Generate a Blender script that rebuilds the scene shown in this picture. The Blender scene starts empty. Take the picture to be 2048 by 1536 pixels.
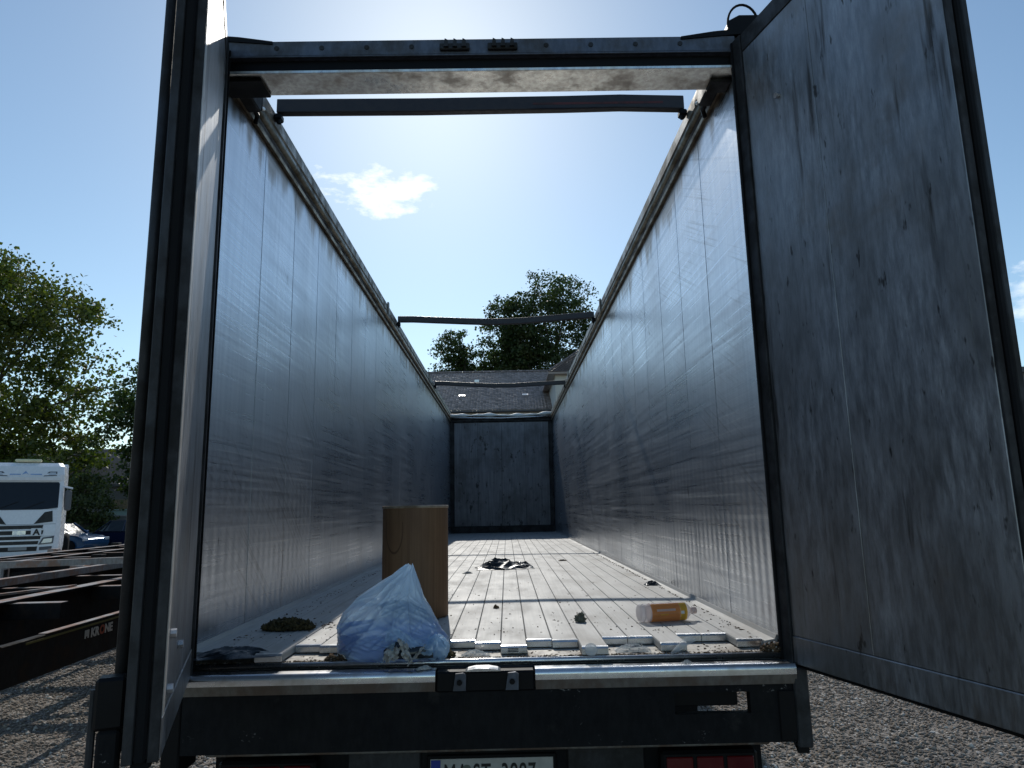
import bpy, math, random
import numpy as np
from mathutils import Vector, Matrix
R = math.radians
random.seed(7); rng = np.random.default_rng(7)
scn = bpy.context.scene
col = scn.collection
G = -1.15                      # ground level; z = 0 is the trailer's loading floor
W = 2.48                       # clear width between the trailer's side walls
L = 13.7                       # depth to the front wall

# ------------------------------------------------------------------ camera
cam_d = bpy.data.cameras.new('camera'); cam = bpy.data.objects.new('camera', cam_d); col.objects.link(cam)
yaw, pitch, roll = 0.0108, 0.1768, -0.0197
fw = Vector((math.sin(yaw)*math.cos(pitch), math.cos(yaw)*math.cos(pitch), math.sin(pitch)))
rt = Vector((math.cos(yaw), -math.sin(yaw), 0)); up = rt.cross(fw)
r2 = rt*math.cos(roll)+up*math.sin(roll); u2 = -rt*math.sin(roll)+up*math.cos(roll)
m = Matrix((r2, u2, -fw)).transposed().to_4x4(); m.translation = Vector((1.3419, -3.0562, 0.5706))
cam.matrix_world = m
cam_d.sensor_fit = 'HORIZONTAL'; cam_d.sensor_width = 36.0; cam_d.lens = 1386.15/2048*36
cam_d.clip_start = 0.05; cam_d.clip_end = 3000
scn.camera = cam

# ------------------------------------------------------------------ sky, sun, exposure
SUN_EL, SUN_AZ = R(36.6), R(-5.7)          # azimuth from +Y towards +X
sdir = Vector((math.sin(SUN_AZ)*math.cos(SUN_EL), math.cos(SUN_AZ)*math.cos(SUN_EL), math.sin(SUN_EL)))
wd = bpy.data.worlds.new('World'); scn.world = wd; wd.use_nodes = True
wn = wd.node_tree; wn.nodes.clear()
def WN(t): return wn.nodes.new(t)
w_out = WN('ShaderNodeOutputWorld'); w_bg = WN('ShaderNodeBackground'); w_bg.inputs['Strength'].default_value = 0.15
sky = WN('ShaderNodeTexSky'); sky.sky_type = 'NISHITA'; sky.sun_disc = False
sky.sun_elevation = SUN_EL; sky.sun_rotation = SUN_AZ
sky.altitude = 100; sky.air_density = 1.0; sky.dust_density = 0.33; sky.ozone_density = 0.9
w_tc = WN('ShaderNodeTexCoord')
def wmath(op, a, b=None, clamp=False):
    n = WN('ShaderNodeMath'); n.operation = op; n.use_clamp = clamp
    for i, x in enumerate((a, b)):
        if x is None: continue
        if isinstance(x, (int, float)): n.inputs[i].default_value = x
        else: wn.links.new(x, n.inputs[i])
    return n.outputs[0]
w_sep = WN('ShaderNodeSeparateXYZ'); wn.links.new(w_tc.outputs['Generated'], w_sep.inputs[0])
w_map = WN('ShaderNodeVectorMath'); w_map.operation = 'MULTIPLY'; w_map.inputs[1].default_value = (20, 20, 46)
wn.links.new(w_tc.outputs['Generated'], w_map.inputs[0])
w_no = WN('ShaderNodeTexNoise'); w_no.inputs['Scale'].default_value = 1.0; w_no.inputs['Detail'].default_value = 6; w_no.inputs['Roughness'].default_value = 0.62
wn.links.new(w_map.outputs[0], w_no.inputs['Vector'])
def cloud(dx, dz, rx, rz, tilt, dens):
    gx = wmath('SUBTRACT', w_sep.outputs[0], dx); gz = wmath('SUBTRACT', w_sep.outputs[2], dz)
    gz = wmath('ADD', gz, wmath('MULTIPLY', gx, tilt))
    e = wmath('ADD', wmath('POWER', wmath('ABSOLUTE', wmath('DIVIDE', gx, rx)), 2.0), wmath('POWER', wmath('ABSOLUTE', wmath('DIVIDE', gz, rz)), 2.0))
    a = wmath('SUBTRACT', 1.0, e)
    a = wmath('ADD', wmath('MULTIPLY', a, 0.42), wmath('SUBTRACT', wmath('MULTIPLY', w_no.outputs['Fac'], 1.9), 1.02))
    a = wmath('MULTIPLY', a, dens, clamp=True)
    return wmath('MULTIPLY', a, wmath('GREATER_THAN', w_sep.outputs[1], 0.0))
cl = cloud(-.170, .430, .092, .031, .04, 2.1)
for c in ((.63, .24, .075, .05, -.5, 1.3), (.80, .33, .14, .05, .1, 1.5), (-.86, .30, .12, .04, .0, 1.6)):
    cl = wmath('MAXIMUM', cl, cloud(*c))
w_mix = WN('ShaderNodeMixRGB'); w_mix.inputs['Color2'].default_value = (10.5, 10.8, 11.2, 1)
w_wb = WN('ShaderNodeMixRGB'); w_wb.blend_type = 'MULTIPLY'; w_wb.inputs['Fac'].default_value = 1; w_wb.inputs['Color2'].default_value = (.93, 1.04, 1.03, 1)   # clear late summer air
wn.links.new(sky.outputs[0], w_wb.inputs['Color1'])
wn.links.new(cl, w_mix.inputs['Fac']); wn.links.new(w_wb.outputs[0], w_mix.inputs['Color1'])
wn.links.new(w_mix.outputs[0], w_bg.inputs['Color']); wn.links.new(w_bg.outputs[0], w_out.inputs['Surface'])

sl = bpy.data.lights.new('sun', 'SUN'); sl.energy = 2.7; sl.angle = R(0.53); sl.color = (1.0, .955, .88)
so = bpy.data.objects.new('sun', sl); col.objects.link(so)
so.rotation_euler = sdir.to_track_quat('Z', 'Y').to_euler(); so.location = (0, 0, 60)

vs = scn.view_settings
vs.view_transform = 'Standard'; vs.look = 'None'; vs.gamma = 1.0; vs.use_curve_mapping = False; vs.exposure = -0.30
scn.render.engine = 'CYCLES'
scn.cycles.max_bounces = 6; scn.cycles.diffuse_bounces = 3; scn.cycles.glossy_bounces = 3; scn.cycles.transmission_bounces = 3; scn.cycles.transparent_max_bounces = 6
scn.cycles.caustics_reflective = False; scn.cycles.caustics_refractive = False

# ------------------------------------------------------------------ materials
class NT:
    def __init__(s, name):
        s.m = bpy.data.materials.new(name); s.m.use_nodes = True; s.t = s.m.node_tree; s.t.nodes.clear()
        s.out = s.n('ShaderNodeOutputMaterial'); s.b = s.n('ShaderNodeBsdfPrincipled'); s.t.links.new(s.b.outputs[0], s.out.inputs['Surface'])
        g = s.n('ShaderNodeNewGeometry'); s.pos = g.outputs['Position']; s.isl = g.outputs['Random Per Island']
        sp = s.n('ShaderNodeSeparateXYZ'); s.l(s.pos, sp.inputs[0]); s.x, s.y, s.z = sp.outputs
    def n(s, t): return s.t.nodes.new(t)
    def l(s, a, b):
        if isinstance(a, (int, float)): b.default_value = a
        elif isinstance(a, tuple): b.default_value = a if len(a) == len(b.default_value) else (*a, 1)
        else: s.t.links.new(a, b)
    def math(s, op, a, b=0.0, c=None, clamp=False):
        n = s.n('ShaderNodeMath'); n.operation = op; n.use_clamp = clamp; s.l(a, n.inputs[0]); s.l(b, n.inputs[1])
        if c is not None: s.l(c, n.inputs[2])
        return n.outputs[0]
    def noise(s, sc=(1, 1, 1), scale=1.0, detail=4, rough=.55, vec=None, dist=0):
        v = s.n('ShaderNodeVectorMath'); v.operation = 'MULTIPLY'; s.l(vec or s.pos, v.inputs[0]); v.inputs[1].default_value = sc
        n = s.n('ShaderNodeTexNoise'); n.inputs['Scale'].default_value = scale; n.inputs['Detail'].default_value = detail
        n.inputs['Roughness'].default_value = rough; n.inputs['Distortion'].default_value = dist; s.l(v.outputs[0], n.inputs['Vector'])
        return n.outputs['Fac']
    def vor(s, sc=(1, 1, 1), scale=1.0, out='Color', feature='F1', vec=None):
        v = s.n('ShaderNodeVectorMath'); v.operation = 'MULTIPLY'; s.l(vec or s.pos, v.inputs[0]); v.inputs[1].default_value = sc
        n = s.n('ShaderNodeTexVoronoi'); n.feature = feature; n.inputs['Scale'].default_value = scale; s.l(v.outputs[0], n.inputs['Vector'])
        return n.outputs[out]
    def rng(s, x, a, b, c=0.0, d=1.0, smooth=True):
        n = s.n('ShaderNodeMapRange'); n.interpolation_type = 'SMOOTHSTEP' if smooth else 'LINEAR'
        for v, i in zip((x, a, b, c, d), n.inputs): s.l(v, i)
        return n.outputs[0]
    def mix(s, f, a, b, mode='MIX'):
        n = s.n('ShaderNodeMixRGB'); n.blend_type = mode; s.l(f, n.inputs[0]); s.l(a, n.inputs[1]); s.l(b, n.inputs[2]); return n.outputs[0]
    def bump(s, h, strength=1.0, dist=1.0):
        n = s.n('ShaderNodeBump'); n.inputs['Strength'].default_value = strength; n.inputs['Distance'].default_value = dist
        s.l(h, n.inputs['Height']); s.l(n.outputs[0], s.b.inputs['Normal'])
    def set(s, **k):
        for a, v in k.items(): s.l(v, s.b.inputs[a.replace('_', ' ')])
        return s.m
M = {}
def simple(name, c, rough=.6, metal=0.0, var=.25, sc=8.0, bump=0.0, **k):
    t = NT(name); f = t.noise((1, 1, 1), sc, 5, .6)
    t.set(Base_Color=t.mix(f, tuple(x*(1-var) for x in c), tuple(min(1, x*(1+var)) for x in c)), Metallic=metal,
          Roughness=t.rng(f, .3, .7, max(.03, rough-.1), min(1, rough+.1)), **k)
    if bump: t.bump(t.noise((1, 1, 1), sc*6, 4), 1.0, bump)
    M[name] = t.m; return t.m

def wall_mat(name, side):
    t = NT(name)
    streak = t.noise((4, 30, .7), 1.0, 3, .65)
    broad = t.noise((1, 1.1, .8), 1.0, 2, .5)
    # diagonal scrape marks left by loads
    dg = t.n('ShaderNodeCombineXYZ')
    ky, kz = (.60, .80) if side == 'l' else (.45, -.89)
    t.l(t.math('ADD', t.math('MULTIPLY', t.y, ky), t.math('MULTIPLY', t.z, kz)), dg.inputs[1])
    t.l(t.math('SUBTRACT', t.math('MULTIPLY', t.y, kz), t.math('MULTIPLY', t.z, ky)), dg.inputs[2])
    scr = t.noise((1, 58, .9), 1.0, 3, .7, vec=dg.outputs[0])
    scr_m = t.math('MULTIPLY', t.rng(scr, .53, .64), t.rng(t.noise((1, .8, .9), 1.2, 2), .40, .60))
    # rub marks that run along the wall
    hz = t.noise((1, .55, 42), 1.0, 4, .7)
    hz_m = t.math('MULTIPLY', t.rng(t.noise((1, .7, 1.1), 1.0, 2), .38, .6), t.rng(t.z, 2.2, .5, .15, 1.0))
    base = t.mix(t.rng(streak, .3, .72), (.50, .535, .585), (.60, .63, .67))
    base = t.mix(t.math('MULTIPLY', t.rng(broad, .35, .7), .35), base, (.46, .465, .47))
    base = t.mix(t.math('MULTIPLY', scr_m, .55), base, (.27, .27, .27))
    base = t.mix(t.math('MULTIPLY', t.rng(hz, .52, .66), t.math('MULTIPLY', hz_m, .5)), base, (.80, .79, .76))
    base = t.mix(t.math('MULTIPLY', t.rng(hz, .46, .34), t.math('MULTIPLY', hz_m, .30)), base, (.30, .29, .28))
    # dents, drips and dark stains
    sp = t.noise((1, 13, 3.2), 1.0, 3, .6)
    base = t.mix(t.rng(sp, .70, .77, 0, .9), base, (.08, .07, .06))
    dp = t.noise((1, 34, 1.1), 1.0, 2, .6)
    base = t.mix(t.math('MULTIPLY', t.rng(dp, .68, .76), t.rng(t.noise((1, .6, .8), 1.0, 1), .45, .65, 0, .8)), base, (.12, .105, .09))
    # grime that has run down from the top rail
    gr = t.math('ADD', t.math('SUBTRACT', t.z, 2.63), t.math('MULTIPLY', t.math('SUBTRACT', t.noise((1, 6, .8), 1.0, 4), .42), .75))
    base = t.mix(t.rng(gr, -.10, .06, 0, .85), base, (.17, .13, .095))
    amp = t.math('MULTIPLY', t.math('MULTIPLY', t.rng(t.z, 1.35, .6, .04, 1.0), t.rng(t.y, 4.0, 1.2, .25, 1.0)), t.rng(t.noise((1, .8, 1.5), 1.0, 1), .30, .58, .15, 1.0))
    fl = t.math('SINE', t.math('MULTIPLY', t.math('ADD', t.y, t.math('MULTIPLY', t.noise((1, 1, 2), 1.0, 0), .012)), 2*math.pi/.088))
    h = t.math('MULTIPLY', t.math('MULTIPLY', fl, amp), .0012)
    h = t.math('ADD', h, t.math('MULTIPLY', scr, .0005))
    h = t.math('ADD', h, t.math('MULTIPLY', hz, .0007))
    h = t.math('ADD', h, t.math('MULTIPLY', broad, .012))
    h = t.math('ADD', h, t.math('MULTIPLY', streak, .0004))
    t.bump(h, 1.0, 1.0)
    t.set(Base_Color=base, Metallic=.93, Roughness=t.rng(t.math('ADD', hz, t.math('MULTIPLY', broad, .6)), .5, 1.1, .24, .42))
    M[name] = t.m
wall_mat('wall_left', 'l'); wall_mat('wall_right', 'r')

def door_mat():
    t = NT('door_aluminium')
    v = t.noise((34, 34, 7), 1.0, 5, .70); b = t.noise((3.4, 3.4, 1.5), 1.0, 4, .62); sp = t.noise((26, 26, 8), 1.0, 3, .6)
    base = t.mix(t.rng(v, .30, .70), (.22, .224, .232), (.40, .412, .435))
    base = t.mix(t.rng(b, .40, .68, .05, .60), base, (.155, .15, .145))
    base = t.mix(t.math('MULTIPLY', t.rng(v, .55, .68), t.rng(b, .52, .36, 0, .35)), base, (.54, .555, .58))
    base = t.mix(t.rng(sp, .64, .73, 0, .85), base, (.035, .03, .027))
    drip = t.noise((11, 11, .8), 1.0, 4, .62)
    base = t.mix(t.math('MULTIPLY', t.rng(drip, .60, .70), t.rng(v, .3, .5, .2, .9)), base, (.05, .043, .037))
    rust = t.noise((2, 2, 2), 1.0, 5, .65)
    base = t.mix(t.rng(rust, .52, .72, 0, .6), base, (.19, .155, .125))
    t.bump(t.math('ADD', t.math('MULTIPLY', v, .0014), t.math('MULTIPLY', b, .008)), 1.0, 1.0)
    t.set(Base_Color=base, Metallic=.82, Roughness=t.rng(v, .3, .7, .36, .55)); M['door'] = t.m
door_mat()

def floor_mat():
    t = NT('floor_planks')
    br = t.noise((60, 1.2, 1), 1.0, 5, .6); st = t.noise((5, 2.2, 1), 1.0, 5, .62); spk = t.noise((1, 1, 1), 70, 2, .6)
    pl = t.math('MULTIPLY', t.isl, .16)
    base = t.mix(t.rng(br, .3, .7), (.47, .468, .455), (.57, .568, .55))
    base = t.mix(pl, base, (.45, .45, .44))
    base = t.mix(t.math('MULTIPLY', t.rng(st, .5, .72), .5), base, (.42, .39, .345))
    base = t.mix(t.rng(spk, .70, .76, 0, .8), base, (.13, .10, .07))
    edge = t.rng(t.y, .75, -.1, 0, .35); base = t.mix(t.math('MULTIPLY', edge, t.rng(st, .36, .6)), base, (.36, .33, .29))
    t.bump(t.math('ADD', t.math('MULTIPLY', br, .0006), t.math('MULTIPLY', st, .0016)), 1.0, 1.0)
    t.set(Base_Color=base, Metallic=.12, Roughness=t.rng(st, .3, .7, .55, .70)); M['floor'] = t.m
floor_mat()

def frame_mat(name, c, dirt, metal=.8, rough=.42, df=(.42, .66), amt=.8, spec=.5):
    t = NT(name); a = t.noise((6, 6, 6), 1.0, 6, .65); b = t.noise((40, 40, 14), 1.0, 4, .6)
    base = t.mix(t.rng(b, .3, .7), tuple(x*.8 for x in c), tuple(min(1, x*1.15) for x in c))
    base = t.mix(t.rng(a, df[0], df[1], 0, amt), base, dirt)
    if name == 'bumper': base = t.mix(t.math('MULTIPLY', t.rng(t.noise((50, 50, 70), 1.0, 3, .7), .62, .70), t.rng(t.noise((4, 4, 7), 1.0, 2), .55, .68)), base, (.22, .21, .20))
    t.bump(t.math('ADD', t.math('MULTIPLY', a, .003), t.math('MULTIPLY', b, .0006)), 1.0, 1.0)
    t.set(Base_Color=base, Metallic=t.rng(a, df[0], df[1], metal, metal*.4), Roughness=t.rng(a, .35, .65, rough, min(1, rough+.25)), Specular_IOR_Level=spec); M[name] = t.m
frame_mat('rail', (.30, .285, .26), (.10, .072, .045), .7, .42)
frame_mat('rail_lip', (.40, .34, .26), (.13, .09, .05), .6, .45)
frame_mat('frame_dark', (.045, .046, .05), (.02, .018, .016), .4, .45, spec=.25)
frame_mat('frame_blue', (.115, .128, .16), (.04, .037, .036), .6, .42, amt=.6)
frame_mat('beam_under', (.92, .87, .80), (.58, .47, .37), .98, .26, (.46, .70), .6)
frame_mat('door_edge', (.046, .046, .049), (.014, .013, .012), .35, .5, spec=.2)
frame_mat('door_stile', (.52, .50, .47), (.22, .185, .15), .6, .45, (.50, .74), .7)
frame_mat('sill', (.55, .56, .585), (.30, .25, .20), .92, .27, (.52, .72), .6)
frame_mat('sill_face', (.17, .155, .14), (.11, .07, .048), .5, .5, (.4, .62), .8)
frame_mat('ledge', (.50, .475, .43), (.22, .155, .095), .25, .55, (.46, .7), .9)
frame_mat('bumper', (.011, .011, .012), (.035, .033, .031), .0, .6, (.56, .74), .7, .12)
frame_mat('skid', (.19, .185, .175), (.10, .055, .035), .1, .6, (.4, .6), .8)
def bulk():
    t = NT('bulkhead'); v = t.noise((30, 1, 1.6), 1.0, 4, .65); sp = t.noise((11, 1, 5), 1.0, 3, .6)
    b = t.noise((2.2, 1, 1.6), 1.0, 5, .65); c = t.mix(t.rng(v, .3, .7), (.14, .145, .165), (.21, .215, .24)); c = t.mix(t.rng(b, .4, .7, 0, .75), c, (.085, .085, .09)); c = t.mix(t.rng(sp, .60, .70, 0, .85), c, (.03, .028, .028))
    t.bump(t.math('MULTIPLY', v, .002), 1.0, 1.0); t.set(Base_Color=c, Metallic=.6, Roughness=.5); M['bulkhead'] = t.m
bulk()
def polished():
    t = NT('polished'); a = t.noise((9, 9, 9), 1.0, 4, .6); b = t.noise((3, 60, 60), 1.0, 3, .6)
    c = t.mix(t.rng(a, .5, .72, 0, .55), (.66, .67, .69), (.40, .36, .31)); t.bump(t.math('MULTIPLY', b, .0002), 1.0, 1.0)
    t.set(Base_Color=c, Metallic=.95, Roughness=t.rng(a, .35, .7, .20, .34)); M['polished'] = t.m
polished()
simple('black', (.006, .006, .007), .5, 0, .4, Specular_IOR_Level=.15)
simple('rubber', (.009, .009, .010), .75, 0, .4, bump=.0006, Specular_IOR_Level=.12)
simple('bow', (.030, .026, .030), .42, .3, .5, 30)
frame_mat('bow_red', (.10, .02, .022), (.03, .026, .03), .2, .5)
simple('zinc', (.62, .62, .63), .3, .9)
simple('plate_white', (.78, .78, .77), .4)
simple('plate_shaded', (.42, .41, .39), .5, 0, .3, 20)  # white plate toned down, deep shade under the trailer put into its colour
simple('plate_blue', (.01, .03, .28), .4)
simple('ink', (.008, .008, .008), .5)
simple('red_lens', (.09, .004, .006), .2)
simple('seal', (.12, .14, .12), .4)
simple('tarp', (.62, .63, .62), .55, 0, .3, 12, .002)

def gravel_mat(name, stone):
    t = NT(name)
    if stone:
        r = t.isl
    else:
        r = t.vor((1, 1, 1), 48); s = t.n('ShaderNodeSeparateXYZ'); t.l(r, s.inputs[0]); r = s.outputs[0]
    c = t.mix(r, (.165, .135, .107), (.47, .40, .33))
    c = t.mix(t.rng(r, .86, .97), c, (.72, .68, .62))
    c = t.mix(t.rng(t.noise((.7, .7, .7), 1.0, 4), .5, .7, 0, .55), c, (.31, .23, .17))
    c = t.mix(t.rng(t.noise((.45, .45, .45), 1.0, 5, .6), .44, .64, 0, .5), c, (.10, .088, .078))
    if not stone:
        d = t.vor((1, 1, 1), 55, 'Distance'); h = t.math('ADD', t.math('MULTIPLY', d, -.012), t.math('MULTIPLY', t.noise((1, 1, 1), 3, 4), .05))
        c = t.mix(t.rng(t.vor((1, 1, 1), 55, 'Distance'), .35, .75, 0, .7), c, (.09, .075, .06))
        t.bump(h, 1.0, 1.0)
    t.set(Base_Color=c, Roughness=.85); M[name] = t.m
gravel_mat('gravel_ground', False); gravel_mat('gravel_stone', True)

def leaf_mat(name, a, b, tr):
    t = NT(name); c = t.mix(t.isl, a, b); c = t.mix(t.rng(t.noise((1, 1, 1), .35, 3), .5, .7, 0, .5), c, tr)
    t.set(Base_Color=c, Roughness=.5)
    tl = t.n('ShaderNodeBsdfTranslucent'); t.l(t.mix(1.0, c, (1.0, 1.25, .5), 'MULTIPLY'), tl.inputs['Color'])
    mx = t.n('ShaderNodeMixShader'); mx.inputs[0].default_value = .42; t.l(t.b.outputs[0], mx.inputs[1]); t.l(tl.outputs[0], mx.inputs[2]); t.l(mx.outputs[0], t.out.inputs['Surface'])
    M[name] = t.m
leaf_mat('leaf_plane', (.042, .070, .015), (.15, .165, .032), (.17, .125, .03))
leaf_mat('leaf_dark', (.025, .050, .016), (.065, .095, .028), (.095, .08, .02))
leaf_mat('leaf_hedge', (.03, .05, .015), (.09, .10, .03), (.08, .07, .02))
simple('bark', (.07, .055, .042), .9, 0, .4, 3, .02)

def glassy(name, c, alpha, rough=.12, trans=.3):
    """thin plastic film: glossy coat, translucent colour, partly see-through"""
    t = NT(name); t.set(Base_Color=(*c, 1), Roughness=rough, Coat_Weight=.6 if 'bag' in name else 0.0, Coat_Roughness=.08)
    tl = t.n('ShaderNodeBsdfTranslucent'); tl.inputs['Color'].default_value = (*c, 1)
    tp = t.n('ShaderNodeBsdfTransparent'); tp.inputs['Color'].default_value = tuple(.5+.5*x for x in c)+(1,)
    m1 = t.n('ShaderNodeMixShader'); m1.inputs[0].default_value = trans; t.l(t.b.outputs[0], m1.inputs[1]); t.l(tl.outputs[0], m1.inputs[2])
    m2 = t.n('ShaderNodeMixShader'); m2.inputs[0].default_value = alpha; t.l(m1.outputs[0], m2.inputs[1]); t.l(tp.outputs[0], m2.inputs[2]); t.l(m2.outputs[0], t.out.inputs['Surface'])
    M[name] = t.m
glassy('bag_blue', (.56, .75, .93), .26, .10, .48)
glassy('bag_inner', (.03, .15, .62), .05, .2, .35)
glassy('clear_plastic', (.82, .85, .86), .55, .08, .3)
glassy('bottle_clear', (.80, .78, .80), .45, .08, .4)
glassy('bottle_label', (.80, .34, .10), .12, .3, .45)
glassy('bottle_yellow', (.82, .50, .08), .0, .3, .35)
glassy('bottle_white', (.82, .70, .66), .0, .3, .4)
glassy('paper', (.60, .59, .56), .0, .8, .3)
simple('bag_black', (.010, .010, .011), .36, 0, .3)
simple('sheet_black', (.012, .018, .024), .3, 0, .3)
def cardboard():
    t = NT('cardboard'); s = t.noise((70, 70, 1.2), 1.0, 4, .6); b = t.noise((5, 5, 3), 1.0, 4, .6)
    c = t.mix(t.rng(s, .3, .7), (.155, .082, .040), (.225, .128, .066)); c = t.mix(t.rng(b, .5, .75, 0, .6), c, (.15, .08, .04))
    # oval moisture ring on the side of the drum
    gx = t.math('DIVIDE', t.math('SUBTRACT', t.x, .735), .05); gz = t.math('DIVIDE', t.math('SUBTRACT', t.z, .47), .125)
    e = t.math('SQRT', t.math('ADD', t.math('MULTIPLY', gx, gx), t.math('MULTIPLY', gz, gz)))
    ring = t.rng(t.math('ABSOLUTE', t.math('SUBTRACT', e, 1.0)), .08, .02)
    c = t.mix(t.math('MULTIPLY', t.math('MULTIPLY', ring, t.rng(t.z, .52, .5)), .75), c, (.07, .035, .018))
    t.bump(t.math('MULTIPLY', s, .0012), 1.0, 1.0); t.set(Base_Color=c, Roughness=.7); M['cardboard'] = t.m
cardboard()
def moss():
    t = NT('moss'); c = t.mix(t.isl, (.035, .03, .010), (.12, .085, .03)); t.set(Base_Color=c, Roughness=.9); M['moss'] = t.m
moss()
def crumbs():
    t = NT('crumbs'); c = t.mix(t.isl, (.04, .025, .015), (.20, .12, .06)); c = t.mix(t.rng(t.isl, .9, .95), c, (.5, .45, .4)); t.set(Base_Color=c, Roughness=.9); M['crumbs'] = t.m
crumbs()
simple('lump', (.17, .17, .13), .9, 0, .5, 90)
def tiles_mat():
    t = NT('roof_tile'); c = t.mix(t.isl, (.18, .145, .125), (.38, .30, .27)); t.set(Base_Color=c, Roughness=.30); M['tile'] = t.m
tiles_mat()
simple('render_wall', (.50, .47, .42), .9, 0, .12, .6)
simple('render_pale', (.62, .60, .55), .9, 0, .12, .6)
simple('wall_grey', (.16, .155, .15), .9, 0, .2, .5)
simple('roof_grey', (.10, .10, .105), .7, 0, .3, .6)
simple('glass_dark', (.010, .014, .020), .12, 0, .2, Specular_IOR_Level=.28)
simple('truck_white', (.78, .78, .80), .25, 0, .05)
simple('truck_grey', (.10, .10, .11), .5)
simple('blue_mark', (.25, .38, .62), .4)
simple('lamp_yellow', (.72, .66, .42), .35)
simple('lens', (.6, .62, .65), .08, .2)
simple('car_blue', (.02, .075, .17), .18, .3, .1)
simple('car_navy', (.008, .014, .045), .18, .3, .1)
simple('car_violet', (.06, .065, .16), .2, .3, .1)
simple('van_green', (.30, .40, .36), .35, 0, .1)
frame_mat('chassis', (.014, .013, .013), (.035, .024, .017), .0, .6, (.45, .65), .8, .15)
frame_mat('chassis_top', (.36, .33, .31), (.36, .20, .13), .1, .6, (.42, .62), .9)
simple('letter_white', (.55, .52, .47), .6)
simple('letter_red', (.35, .07, .03), .6)
simple('concrete', (.30, .29, .28), .9, 0, .2, 2)
simple('yellow_strap', (.14, .12, .03), .7)

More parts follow.
